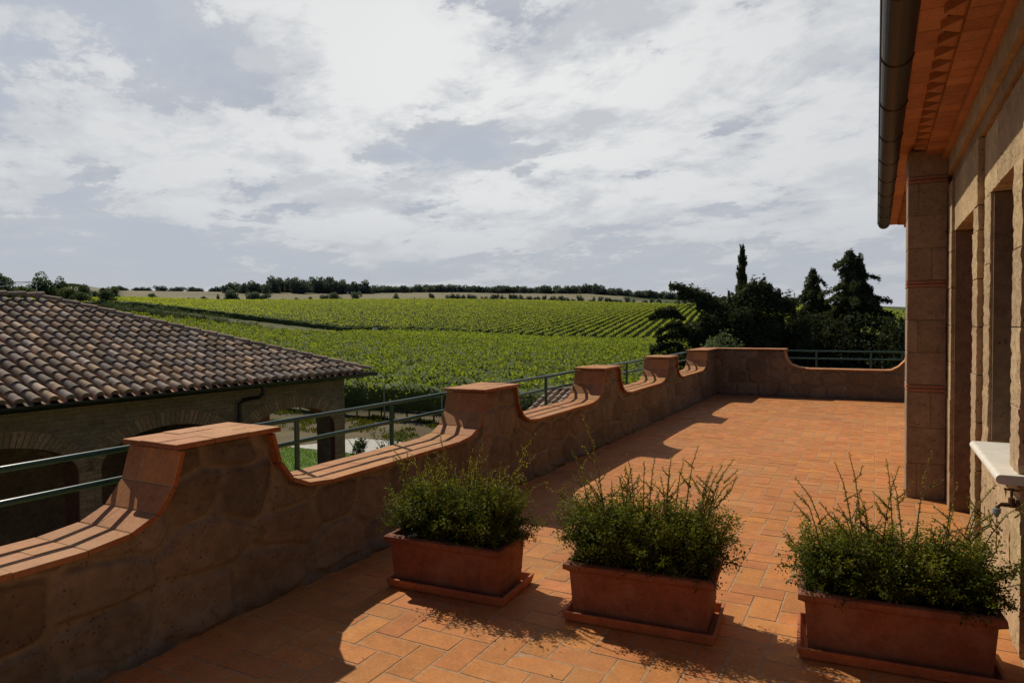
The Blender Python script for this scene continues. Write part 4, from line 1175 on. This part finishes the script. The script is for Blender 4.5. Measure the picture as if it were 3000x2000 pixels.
# ------------------------------------------------------------------ vineyard rows
def row_mesh(name, pts, hgt, wid, lsize, dens, mat, label, cat, group, z0=.55, dark=1., seed=0, trunk=False, bright=1.):
    """pts (n,2) centre line"""
    r = np.random.default_rng(seed)
    pts = np.asarray(pts); seg = np.hypot(*np.diff(pts, axis=0).T); cum = np.concatenate([[0], np.cumsum(seg)]); L = cum[-1]
    o0 = (pts[0, 0], pts[0, 1], float(terrain([pts[0, 0]], [pts[0, 1]])[0]))
    t = thing(name, label, cat, o0, group=group)
    # core
    step = max(.6, lsize*2.2); n = max(2, int(L/step)); s = np.linspace(0, L, n)
    cx_ = np.interp(s, cum, pts[:, 0]); cy_ = np.interp(s, cum, pts[:, 1]); cz_ = terrain(cx_, cy_)
    dx, dy = np.gradient(cx_), np.gradient(cy_); dl = np.hypot(dx, dy); nx_, ny_ = -dy/dl, dx/dl
    h = hgt*(.82+.16*r.random(n)); w = wid*(.35+.2*r.random(n))
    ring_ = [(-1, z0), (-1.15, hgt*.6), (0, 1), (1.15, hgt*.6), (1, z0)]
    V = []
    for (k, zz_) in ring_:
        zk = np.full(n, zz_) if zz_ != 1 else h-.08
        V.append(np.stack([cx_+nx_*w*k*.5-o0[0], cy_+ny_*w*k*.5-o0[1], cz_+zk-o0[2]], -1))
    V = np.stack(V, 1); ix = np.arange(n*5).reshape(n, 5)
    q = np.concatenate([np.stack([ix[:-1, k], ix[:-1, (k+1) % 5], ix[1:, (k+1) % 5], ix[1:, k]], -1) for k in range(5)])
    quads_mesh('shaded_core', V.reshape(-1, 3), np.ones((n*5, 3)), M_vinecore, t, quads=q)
    # leaves
    m = int(L*dens); sl_ = r.uniform(0, L, m)
    px_ = np.interp(sl_, cum, pts[:, 0]); py_ = np.interp(sl_, cum, pts[:, 1])
    zt = terrain(px_, py_)
    # per-plant lumpiness
    lump = fbm(sl_*.9, sl_*0+seed, 3, seed)
    hh = z0+(hgt-z0)*(.72+.55*lump)
    fz = r.beta(1.6, 1.05, m); 
    ww = wid*(.55+.6*lump)*np.sqrt(np.clip(1-(fz-.45)**2*1.6, .15, 1))
    off = r.uniform(-1, 1, m); off = np.sign(off)*np.abs(off)**.55
    dxi = np.interp(sl_, s, nx_); dyi = np.interp(sl_, s, ny_)
    shoot = (r.random(m) < .10)
    z_ = z0+(hh-z0)*fz+np.where(shoot, r.uniform(0, .35, m)*min(1, hgt), 0)
    P_ = np.stack([px_+dxi*ww*off*.5-o0[0], py_+dyi*ww*off*.5-o0[1], zt+z_-o0[2]], -1)
    V = leaf_quads(P_, r.uniform(.7, 1.3, m)*lsize, .95, up_bias=.6, seed=seed)
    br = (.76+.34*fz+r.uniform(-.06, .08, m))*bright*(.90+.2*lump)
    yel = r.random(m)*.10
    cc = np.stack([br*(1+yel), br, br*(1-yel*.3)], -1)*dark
    quads_mesh('foliage', V, np.repeat(cc, 4, 0), mat, t)
    return t
GN, GF = 'vine rows of the near vineyard', 'vine rows on the far slope'
az_lim = (-66, 2)
cnt = 0
y = 24.6; k = 0
while y < 186:
    xa, xb_ = -y*math.tan(D2R(66)), min(y*math.tan(D2R(-10.)), -6.)
    if y > 60: xb_ = y*math.tan(D2R(-2.))
    if k > 24: xb_ = y*math.tan(D2R(2.))
    xs_ = np.arange(xa, xb_, 3.)
    rr_ = np.hypot(xs_, y)
    # on the left the field is cut off by the bramble strip
    az_ = np.degrees(np.arctan2(xs_, y)); lim = np.interp(az_, LIM_A, LIM_R)
    ok = rr_ < lim
    # hidden behind the farm building -> skip
    xs_ = xs_[ok]
    if len(xs_) > 3:
        ptsr = np.stack([xs_, np.full(len(xs_), y)+.15*np.sin(xs_*.05+k)], -1)
        near = y < 42
        ls = .13 if y < 34 else (.15 if y < 46 else (.18 if y < 70 else (.23 if y < 110 else .29)))
        de = 190 if y < 30 else (150 if y < 34 else (110 if y < 46 else (75 if y < 70 else (45 if y < 110 else 28))))
        lab = 'leafy green vine row of the near vineyard, one of many alike' if k else 'front vine row beside the bare strip, with shaded stems showing under the leaves'
        patch = .85+.3*float(vnoise(np.array([k*.23]), np.array([3.]), 5)[0])
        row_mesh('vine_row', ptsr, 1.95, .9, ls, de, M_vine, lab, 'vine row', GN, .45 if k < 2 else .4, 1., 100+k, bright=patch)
        cnt += 1
    y += 2.45; k += 1
# posts of the front rows
mbp = None
tf = [o for o in bpy.data.objects if o.name.startswith('vine_row') and o.get('label', '').startswith('front')]
if tf:
    t0_ = tf[0]
    for i in range(12):
        x = -38+3.1*i
        mb = MB(); mb.tube([(0, 0, 0), (0, 0, 1.55)], .035, 8)
        o = mb.build('post', M_metal, t0_); o.location = (x-t0_.location.x, 24.6-.42-t0_.location.y, float(terrain([x], [24.6])[0])-t0_.location.z)
    for i in range(60):
        x = -48+.72*i
        if x > -6: break
        mb = MB(); mb.tube([(0, 0, 0), (random.uniform(-.05, .05), 0, .4), (random.uniform(-.08, .08), 0, .9)], [.04, .03, .02], 6)
        o = mb.build('trunk', M_bark, t0_); o.location = (x-t0_.location.x, 24.6-t0_.location.y, float(terrain([x], [24.6])[0])-t0_.location.z)
# far slope rows
dirv = np.array([math.sin(D2R(-10.1)), math.cos(D2R(-10.1))]); prp = np.array([dirv[1], -dirv[0]])
p = -440.; k = 0
while p < 75:
    tt = np.arange(60, 470, 4.)
    X = prp[0]*p+dirv[0]*tt; Y = prp[1]*p+dirv[1]*tt
    rr_ = np.hypot(X, Y); az_ = np.degrees(np.arctan2(X, Y))
    ok = (rr_ > RB1+3) & (rr_ < RB2+4) & (az_ > -66) & (az_ < 5) & (Y > 40)
    if ok.sum() > 4:
        ptsr = np.stack([X[ok], Y[ok]], -1)
        azc = float(np.mean(az_[ok]))
        near_ = azc > -32
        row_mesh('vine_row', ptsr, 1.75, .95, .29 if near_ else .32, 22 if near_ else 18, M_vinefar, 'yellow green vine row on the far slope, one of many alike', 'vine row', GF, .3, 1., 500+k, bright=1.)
    p += 2.9; k += 1
# edge row at the far slope's foot, dark tint stands for shaded row faces
azr = np.arange(-60, -15, 1.2)
ptsr = np.stack([(RB1-1)*np.sin(np.radians(azr)), (RB1-1)*np.cos(np.radians(azr))], -1)
row_mesh('vine_row', ptsr, 1.9, .8, .36, 10, M_vine, 'outermost vine row along the foot of the far slope, tinted dark for shade', 'vine row', GF, .3, .42, 999)

# ------------------------------------------------------------------ trees
def crown_cards(n, fn, size, seed, tone=(.6, 1.2), mat=None, parent=None, name='crown', aspect=.8, dirs=None, up=.3):
    r = np.random.default_rng(seed); P_ = fn(r, n)
    V = leaf_quads(P_, r.uniform(.7, 1.3, len(P_))*size, aspect, up_bias=up, seed=seed)
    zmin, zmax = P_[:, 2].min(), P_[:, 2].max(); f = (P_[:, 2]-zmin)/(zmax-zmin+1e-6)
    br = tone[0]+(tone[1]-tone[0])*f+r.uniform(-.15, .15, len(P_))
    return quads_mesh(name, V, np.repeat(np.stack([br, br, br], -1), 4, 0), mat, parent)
def round_crown(w, h, z0, blobs, seed):
    r0 = np.random.default_rng(seed)
    bl = []
    for i in range(blobs):
        a = r0.uniform(0, 2*PI); q = r0.uniform(0, .62)*w/2; zz_ = z0+h*r0.uniform(.15, .80)
        bl.append((q*math.cos(a), q*math.sin(a), zz_, r0.uniform(.28, .46)*w*.55, r0.uniform(.2, .32)*h))
    def fn(r, n):
        k = r.integers(0, len(bl), n); B = np.array(bl)[k]
        d = r.normal(size=(n, 3)); d /= np.linalg.norm(d, axis=1)[:, None]; rad = r.uniform(.6, 1.02, n)[:, None]
        return B[:, :3]+d*rad*np.stack([B[:, 3], B[:, 3], B[:, 4]], -1)
    return fn
def far_tree(seed, w, h, mat, n=420, size=.9, low=.0):
    t = thing('tree', '', 'tree')
    mb = MB(); mb.tube([(0, 0, -1), (.1, 0, h*.3), (0, .1, h*.6)], [w*.035, w*.028, w*.012], 7); 
    for a in range(4): mb.tube([(0, 0, h*.3), (math.cos(a*1.7)*w*.25, math.sin(a*1.7)*w*.25, h*.62)], [w*.018, w*.006], 5)
    mb.build('trunk', M_bark, t)
    crown_cards(n, round_crown(w, h*(1-low), h*low, 11, seed), size, seed, (.55, 1.25), mat, t)
    return t
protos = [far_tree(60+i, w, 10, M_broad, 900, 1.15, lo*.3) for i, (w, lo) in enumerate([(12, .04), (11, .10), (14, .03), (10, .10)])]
used = [False]*4
def put_tree(px, r, sx, h, lab, grp, pi=None, protos_=protos, rot=None, base=None):
    pi = random.randrange(len(protos_)) if pi is None else pi
    x, y, z = place(px, r)
    t = dup(protos_[pi], (x, y, z-(2.6 if r > 850 else .6) if base is None else base), rot if rot is not None else random.uniform(0, 6), (sx, sx, h/10.), lab)
    t['group'] = grp; return t
FT = 'rounded dark tree of the distant ridge treeline'
G1 = 'trees of the distant ridge treeline'
random.seed(21)
# low separate crowns on the left part of the ridge (px 330..660)
for px in (335, 356, 372, 405, 420, 438, 470, 480, 505, 515, 530, 560, 572, 590, 618, 630, 645, 662):
    put_tree(px, 905, random.uniform(1.0, 1.5), random.uniform(6, 9), 'low rounded tree on the ridge above the pale field, far left half', G1)
# wood on the knoll px 660..1100
for px in range(664, 790, 11): put_tree(px+random.uniform(-4, 4), random.uniform(860, 900), random.uniform(1.2, 1.7), random.uniform(11, 15)*(1.2 if px > 740 else 1), 'tree at the edge of the wooded knoll', 'trees of the wooded knoll')
for px in range(800, 1000, 9): put_tree(px+random.uniform(-4, 4), random.uniform(880, 950), random.uniform(1.6, 2.1), random.uniform(19, 24), 'tall tree in the dense wood on the knoll', 'trees of the wooded knoll')
for px in (1005, 1022, 1040, 1056, 1072): put_tree(px, 890, 1.9, random.uniform(17, 21), 'broad tree at the right end of the wooded knoll', 'trees of the wooded knoll')
# continuous treeline px 1090..1960
px = 1090
while px < 1985:
    hh = 11+3*random.random()+(3.5 if 1700 < px < 1775 else 0)
    put_tree(px, 905+random.uniform(-8, 15), random.uniform(1.4, 2.1), hh, FT, G1); px += random.uniform(12, 19)
while px < 2330:
    put_tree(px, 905+random.uniform(-8, 15), random.uniform(1.2, 1.5), random.uniform(8, 11), 'dark tree of the ridge treeline behind the cedar', G1); px += random.uniform(22, 30)
# bushes along the hedge in front of the pale field
hb = 'small bush in the hedge below the pale field'
for px in list(range(1315, 1720, 14))+[1725, 1740, 1756, 1772, 1790, 1800, 1815, 1840, 1860, 1885, 1905, 1930, 1950, 1975, 2000]:
    put_tree(px+random.uniform(-4, 4), 446, random.uniform(.32, .55), random.uniform(3.6, 6.2), hb, 'bushes of the hedge below the pale field')
for (px, w, h, l) in ((1162, .62, 7.5, 'round solitary tree in the pale field, left of the pair'), (1266, .55, 7.5, 'round solitary tree in the pale field, right of the pair'), (1215, .5, 4, 'low bush between the two solitary field trees'), (1235, .45, 3, 'small low bush by the right solitary field tree')):
    put_tree(px, 446, w*.8, h*.85, l, 'solitary trees in the pale field')
# bushes at the near edge of the pale field, left
for (px, w, h, r, l) in ((452, .6, 6, 520, 'rounded bush alone at the left end of the pale field'), (560, .5, 3.4, 500, 'low bush along the pale field edge, left'), (600, .55, 4.4, 500, 'low bush along the pale field edge, beside the dark clump'), (640, .35, 6.2, 500, 'narrow upright bush beside the dark clump'),
                        (670, .95, 8.5, 500, 'dark bushy tree, left of the large dark clump'), (690, .8, 7, 500, 'dark bushy tree between two larger ones'), (745, 1.0, 8, 500, 'broad dark bushy tree, right of the large dark clump'), (775, .9, 6.6, 500, 'broad dark bush at the right end of the clump'),
                        (830, .4, 3.4, 520, 'tiny bush below the knoll, first'), (870, .5, 4, 520, 'tiny bush below the knoll, second'), (910, .5, 4.5, 520, 'tiny bush below the knoll, third'), (950, .7, 6, 560, 'bush below the right half of the knoll'), (985, .8, 8, 560, 'tree in front of the pale farmhouse'), (1040, .9, 8, 600, 'tree below the right end of the knoll')):
    put_tree(px, 440+(r-500)*.3, w*.95, h*.95, l, 'bushes at the foot of the ridge')
# nearer trees on the left (px 0..330)
protn = [far_tree(80+i, w, 10, M_broadn, 2600, .60, lo) for i, (w, lo) in enumerate([(9, .05), (7.5, .1), (11, .03)])]
LT = [(-30, 1.2, 9, 210, 'tree just left of the round headed tree'), (8, 1.05, 12.4, 230, 'round headed dark tree at the left edge of the photo'), (45, 1.1, 8, 240, 'lower tree right of the round headed tree'), (80, 1.1, 7.6, 240, 'low green tree above the roof ridge'),
      (108, 1., 8, 250, 'bushy tree left of the pointed tree'), (133, .95, 13, 250, 'pointed dark tree above the roof'), (160, .9, 8.2, 255, 'tree between the pointed tree and the flat topped one'), (172, .75, 11.6, 260, 'tree with a domed top, right of the pointed tree'),
      (205, .95, 7, 215, 'big dark bush above the roof hip'), (232, .8, 9, 235, 'dark leafy tree below the umbrella pine'), (250, .8, 6, 200, 'bush at the left end of the bramble strip'), (280, .6, 6, 300, 'small dark bush among the field edge trees'),
      (305, .9, 8.2, 330, 'dark tree just left of the pale field'), (328, .8, 9, 335, 'dark tree at the left end of the pale field'), (310, .85, 6.6, 185, 'large dark bush at the head of the bramble strip')]
for (px, w, h, r, l) in LT: put_tree(px, r, w*.95, h*.76, l, 'trees beyond the farm building roof', protos_=protn)
# umbrella pine
up_ = thing('umbrella_pine', 'flat topped umbrella pine on the skyline left of the pale hill', 'pine tree')
mb = MB(); mb.tube([(0, 0, -1), (.2, 0, 6), (0, 0, 9.6)], [.35, .28, .2], 8)
for a in range(6): mb.tube([(0, 0, 7.5), (3.4*math.cos(a), 3.4*math.sin(a), 10)], [.14, .05], 5)
mb.build('trunk', M_bark, up_)
def fp(r, n):
    a = r.uniform(0, 2*PI, n); q = np.sqrt(r.random(n))*6; return np.stack([q*np.cos(a), q*np.sin(a), 9.6+1.2*(1-(q/6)**2)+r.uniform(-.4, .5, n)], -1)
crown_cards(900, fp, .7, 5, (.6, 1.2), M_broadn, up_)
x, y, z = place(214, 340); up_.location = (x, y, z-.9); up_.scale = (.7, .7, .72)
# brambles along the field edge
pb_ = [far_tree(95+i, 7, 10, M_broadn, 900, .42, 0.) for i in range(2)]
for i in range(52):
    f = i/51; px = 300+490*f; rb = 153-21*f+random.uniform(-4, 4)
    put_tree(px, rb, random.uniform(.5, .85), random.uniform(2.8, 4.2)*(1-.35*f), 'low bramble bush in the strip running down to the field edge', 'bramble bushes along the left field edge', protos_=pb_)
# remove the prototypes
def kill(t):
    for c in list(t.children): bpy.data.objects.remove(c)
    bpy.data.objects.remove(t)
for t in protos+protn+pb_: kill(t)

# --- conifers near the far end of the terrace
def pad_points(r, P0, P1, n, w0, w1, th, droop=.0):
    f = r.beta(1.3, 1.0, n); P0 = np.array(P0); P1 = np.array(P1); d = P1-P0; L = np.linalg.norm(d); d = d/L
    sd_ = np.cross(d, [0, 0, 1]); sd_ /= np.linalg.norm(sd_)+1e-9
    w = (w0+(w1-w0)*f)*np.sqrt(np.clip(1-(2*f-1)**8, 0, 1)); s_ = r.uniform(-1, 1, n)*w
    return P0+d*(f*L)[:, None]+sd_*s_[:, None]+np.array([0, 0, 1.])*(r.normal(size=n)*th-droop*(np.abs(s_)**1.0)-droop*2*f*f)[:, None]
def conifer(name, label, loc, branches, trunk, dens, size, seed, mat=M_conifer):
    r = np.random.default_rng(seed); t = thing(name, label, 'conifer', loc)
    mb = MB(); mb.tube(trunk[0], trunk[1], 9)
    P_ = []
    for (a, b, w0, w1, th, dr) in branches:
        L = np.linalg.norm(np.array(b)-np.array(a)); n = int(dens*L*(w0+w1+.25))
        P_.append(pad_points(r, a, b, n, w0, w1, th, dr)); 
        if L > .8: e_ = np.array(a)+(np.array(b)-np.array(a))*.8; mb.tube([a, tuple((np.array(a)+e_)/2), tuple(e_-np.array([0, 0, dr*1.3]))], [.045, .03, .01], 5, caps=False)
    mb.build('trunk', M_bark, t)
    P_ = np.concatenate(P_); n = len(P_)
    dirs = r.normal(size=(n, 3))*np.array([1, 1, .35]); dirs[:, 2] -= .25; dirs /= np.linalg.norm(dirs, axis=1)[:, None]
    V = leaf_quads(P_, r.uniform(.6, 1.3, n)*size, .30, dirs=dirs*2, seed=seed)
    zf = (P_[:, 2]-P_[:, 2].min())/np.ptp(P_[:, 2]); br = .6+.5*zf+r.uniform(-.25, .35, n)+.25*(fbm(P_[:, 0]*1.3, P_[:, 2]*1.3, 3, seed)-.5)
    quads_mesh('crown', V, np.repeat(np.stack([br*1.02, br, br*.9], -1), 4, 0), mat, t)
    return t
def world_at(px, py, d):   # ray at ground distance d
    c = np.array([px-CX, -(py-CY), -F]); w = R3@c; k = d/math.hypot(w[0], w[1]); return w[0]*k, w[1]*k, H+w[2]*k
# cedar : built about its trunk with arms given in (right, up) metres across the line of sight
cd = 40.; sc_c = cd/2000.*math.cos(D2R(0))*1.0
tx, ty, _ = world_at(2140, 950, cd); rgt = np.array([math.cos(D2R(az_of(2140))), -math.sin(D2R(az_of(2140))), 0]); fw = np.array([math.sin(D2R(az_of(2140))), math.cos(D2R(az_of(2140))), 0])
def loc3(px, py, dep=0.):
    w = np.array(world_at(px, py, cd+dep)); return tuple(w-np.array([tx, ty, -2.7]))
br_ = []
rr = random.Random(3)
def arm(p0, p1, w0, w1, th=.10, dr=.10, d0=0, d1=0): br_.append((loc3(*p0, d0), loc3(*p1, d1), w0, w1, th, dr))
arm((2170, 940), (2060, 868), .9, .7, .22, .12); arm((2090, 880), (2010, 845), .6, .45, .22, .2); arm((2030, 856), (1962, 814), .35, .16, .10, .25); arm((2060, 862), (1985, 838), .4, .3, .16, .3)
arm((2120, 905), (2040, 872), .8, .6, .25, .15)
arm((2170, 900), (2240, 815), .5, .5, .22, .2); arm((2180, 880), (2285, 835), .7, .45, .14, .25); arm((2170, 870), (2215, 812), .5, .35, .16, .2); arm((2200, 850), (2262, 818), .5, .4, .12, .25); arm((2150, 880), (2200, 838), .7, .5, .2, .2)
arm((2120, 890), (2330, 880), 1.0, .7, .3, .15); arm((2250, 885), (2305, 872), .5, .3, .12, .2)
for i in range(40):
    a = rr.uniform(0, 1); px_ = 1940+430*a; py_ = rr.uniform(905, 1050)+abs(a-.5)*50
    arm((2150+rr.uniform(-80, 80), rr.uniform(920, 1030)), (px_, py_), rr.uniform(.7, 1.0), rr.uniform(.5, .8), .25, .15, rr.uniform(-1, 2), rr.uniform(-2, 2.5))
arm((2010, 930), (1903, 900), .4, .12, .07, .3); arm((1990, 915), (1920, 884), .35, .14, .07, .3); arm((2000, 950), (1922, 945), .4, .14, .08, .3); arm((2000, 985), (1925, 966), .4, .15, .08, .3); arm((1980, 905), (1945, 892), .4, .2, .1, .3)
arm((2000, 1010), (1905, 996), .5, .25, .15, .3); arm((2020, 1030), (1935, 1025), .6, .4, .18, .3); arm((2320, 960), (2375, 935), .7, .4, .3, .2); arm((2330, 1010), (2400, 1000), .9, .6, .3, .2)
conifer('cedar', 'wide dark cedar with a raised arm of foliage pointing left', (tx, ty, -2.7), br_, ([(0, 0, 0), (.1, 0, 2), (0, 0, 4.6), (-.1, 0, 6.)], [.32, .26, .16, .06]), 460, .26, 41)
# spires
def spire(name, label, px, pytop, d, wbase, seed, dens, size, taper=1., gap=.35, zb=-2.7, mat=M_conifer, droop=.25, upsw=0., base=.12, double=0.):
    x, y, zt = world_at(px, pytop, d); hgt = zt-zb; r = random.Random(seed); B = []
    z = .6
    while z < hgt-.15:
        f = z/hgt; w = wbase*(1-f)**taper+base
        for k in range(r.randint(4, 6)):
            a = r.uniform(0, 2*PI); L = w*r.choice([r.uniform(.45, .85), r.uniform(.7, 1.25)])
            tip = (L*math.cos(a), L*math.sin(a), z+L*upsw-L*.12+r.uniform(-.1, .15))
            st = (0, 0, z) if L > .25 else (-.03*math.cos(a), -.03*math.sin(a), z-.1)
            B.append((st, tip, .10+.28*min(1, w), .05+.16*min(1, w), .08, droop))
        z += gap*r.uniform(.7, 1.2)
    if double:
        z = hgt*.62
        while z < hgt*.97:
            f = (z-hgt*.62)/(hgt*.35); w = .75*(1-f)+.12
            for k in range(4):
                a = r.uniform(0, 2*PI); L = w*r.uniform(.5, 1.2); B.append(((double, 0, z), (double+L*math.cos(a), L*math.sin(a), z-L*.1), .2, .08, .06, droop))
            z += gap*.8
    return conifer(name, label, (x, y, zb), B, ([(0, 0, 0), (0, 0, hgt*.5), (0, 0, hgt*.97)], [.2, .11, .02]), dens, size, seed, mat)
spire('fir_tree', 'tall dark fir with ragged spreading branches, nearest the villa pillar', 2490, 724, 44., 4.5, 12, 300, .21, .78, .27, droop=.22, upsw=.05, double=.55)
spire('fir_tree', 'shorter narrow fir left of the tall ragged fir', 2383, 774, 46., 3.3, 14, 300, .20, .80, .26, droop=.30, upsw=.04)
spire('cypress', 'slim cypress spire rising behind the cedar', 2174, 728, 50., .80, 16, 420, .17, .80, .16, mat=M_cypress, droop=0., upsw=2.4, base=.08)
# foliage behind / beside the firs
bt = thing('bush', 'broad dark evergreen mass at the foot of the firs', 'bush', (*place(2420, 43)[:2], -2.7))
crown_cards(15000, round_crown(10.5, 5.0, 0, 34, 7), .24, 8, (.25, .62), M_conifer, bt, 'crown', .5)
bt = thing('bush', 'dark leafy bush beside the villa pillar, right of the firs', 'bush', (*place(2640, 40)[:2], -2.7))
crown_cards(6000, round_crown(3.8, 4.4, 0, 14, 9), .20, 9, (.35, .8), M_conifer, bt, 'crown', .5)
bt = thing('bush', 'small sunlit leafy bush just above the corner of the parapet', 'bush', (*place(2120, 27)[:2], -2.7))
crown_cards(3500, round_crown(2.4, 3.9, 0, 10, 12), .12, 10, (.5, 1.2), M_broadn, bt, 'crown', .8)
bt = thing('hedge', 'dark clipped hedge left of the small tiled roof', 'hedge', (-11.5, 21.5, -2.7))
crown_cards(12000, lambda r, n: np.stack([r.uniform(-2.3, 2.0, n), r.uniform(-.5, .5, n), r.uniform(.0, 1.6, n)], -1), .14, 11, (.5, 1.), M_conifer, bt, 'foliage', .7)
# rose bush beside the path
for (x, y, h, w, l) in ((-13.2, 16.6, 1.1, 1.3, 'leafy rose bush at the lawn edge, beside the gravel path'), (-14.6, 16.9, .7, .9, 'small sparse rose bush left of the leafy one'), (-12.2, 17.1, .8, .8, 'small rose bush right of the leafy one')):
    bt = thing('rose_bush', l, 'bush', (x, y, -2.7)); 
    mb = MB()
    for k in range(7):
        a = k*.9; mb.tube([(0, 0, 0), (.2*w*math.cos(a), .2*w*math.sin(a), h*.5), (.45*w*math.cos(a), .45*w*math.sin(a), h*.95)], [.012, .009, .004], 5, caps=False)
    mb.build('stems', M_stem, bt)
    crown_cards(520, round_crown(w, h, .05, 7, int(-x*10)), .07, 13, (.6, 1.2), M_broadn, bt, 'foliage', .8)
# white tank on the track
x, y, z = place(1098, 184)
wt = thing('water_tank', 'tiny white water tank on the track at the foot of the far slope', 'tank', (x, y, z), D2R(30))
mb = MB(); mb.bbox(-.55, .55, -.45, .45, .95, 1.75, .12, (1.2, 1.2, 1.2)); mb.build('tank', M_whiteplastic, wt)
mb = MB()
for a in (-.45, .45):
    for b in (-.35, .35): mb.box(a-.05, a+.05, b-.05, b+.05, 0, .96)
mb.build('stand', M_metal, wt)
# distant farmhouses and poles
M_house = m_plain('house_plaster', (.55, .47, .38), .9, 1, .1)
def house(px, r, w, d, h, lab):
    x, y, z = place(px, r); t = thing('farmhouse', lab, 'house', (x, y, z), D2R(-az_of(px)))
    mb = MB(); mb.box(-w/2, w/2, -d/2, d/2, -1, h); mb.face([(-w/2, -d/2, h), (-w/2, d/2, h), (-w/2, 0, h+1.6)]); mb.face([(w/2, -d/2, h), (w/2, d/2, h), (w/2, 0, h+1.6)]); mb.build('wall', M_house, t)
    mb = MB(); mb.hexa([(-w/2-.4, -d/2-.5, h-.1), (w/2+.4, -d/2-.5, h-.1), (w/2+.4, 0, h+1.7), (-w/2-.4, 0, h+1.7), (-w/2-.4, -d/2-.5, h+.1), (w/2+.4, -d/2-.5, h+.1), (w/2+.4, 0, h+1.9), (-w/2-.4, 0, h+1.9)])
    mb.hexa([(-w/2-.4, 0, h+1.7), (w/2+.4, 0, h+1.7), (w/2+.4, d/2+.5, h-.1), (-w/2-.4, d/2+.5, h-.1), (-w/2-.4, 0, h+1.9), (w/2+.4, 0, h+1.9), (w/2+.4, d/2+.5, h+.1), (-w/2-.4, d/2+.5, h+.1)]); mb.build('roof', M_coppo, t)
    mb = MB(); mb.box(-.5, .5, -d/2-.05, -d/2, 0, 2.1); mb.build('door', M_dark, t)
    for sx_ in (-w*.3, w*.3): mb = MB(); mb.box(sx_-.5, sx_+.5, -d/2-.05, -d/2, 1.3, 2.5); mb.build('window', M_dark, t)
house(972, 640, 11, 7, 4.5, 'pale farmhouse half hidden by trees under the wooded knoll')
house(1886, 640, 14, 7, 3.2, 'long low farmhouse with a pale roof at the right end of the far hedge')
for px in (1425, 1521):
    x, y, z = place(px, 880); t = thing('utility_pole', 'thin pale utility pole before the ridge treeline, '+('left one' if px < 1500 else 'right one'), 'pole', (x, y, z))
    mb = MB(); mb.tube([(0, 0, 0), (0, 0, 8)], [.22, .14], 8); mb.build('pole', M_whiteplastic, t)
    mb = MB(); mb.box(-.9, .9, -.08, .08, 7.3, 7.5); mb.build('crossarm', M_whiteplastic, t)

# ------------------------------------------------------------------ render settings
S.view_settings.view_transform = 'Standard'; S.view_settings.look = 'None'; S.view_settings.exposure = 0; S.view_settings.gamma = 1
S.render.engine = 'CYCLES'; S.cycles.max_bounces = 6; S.cycles.diffuse_bounces = 3; S.cycles.transparent_max_bounces = 4
S.cycles.use_denoising = True
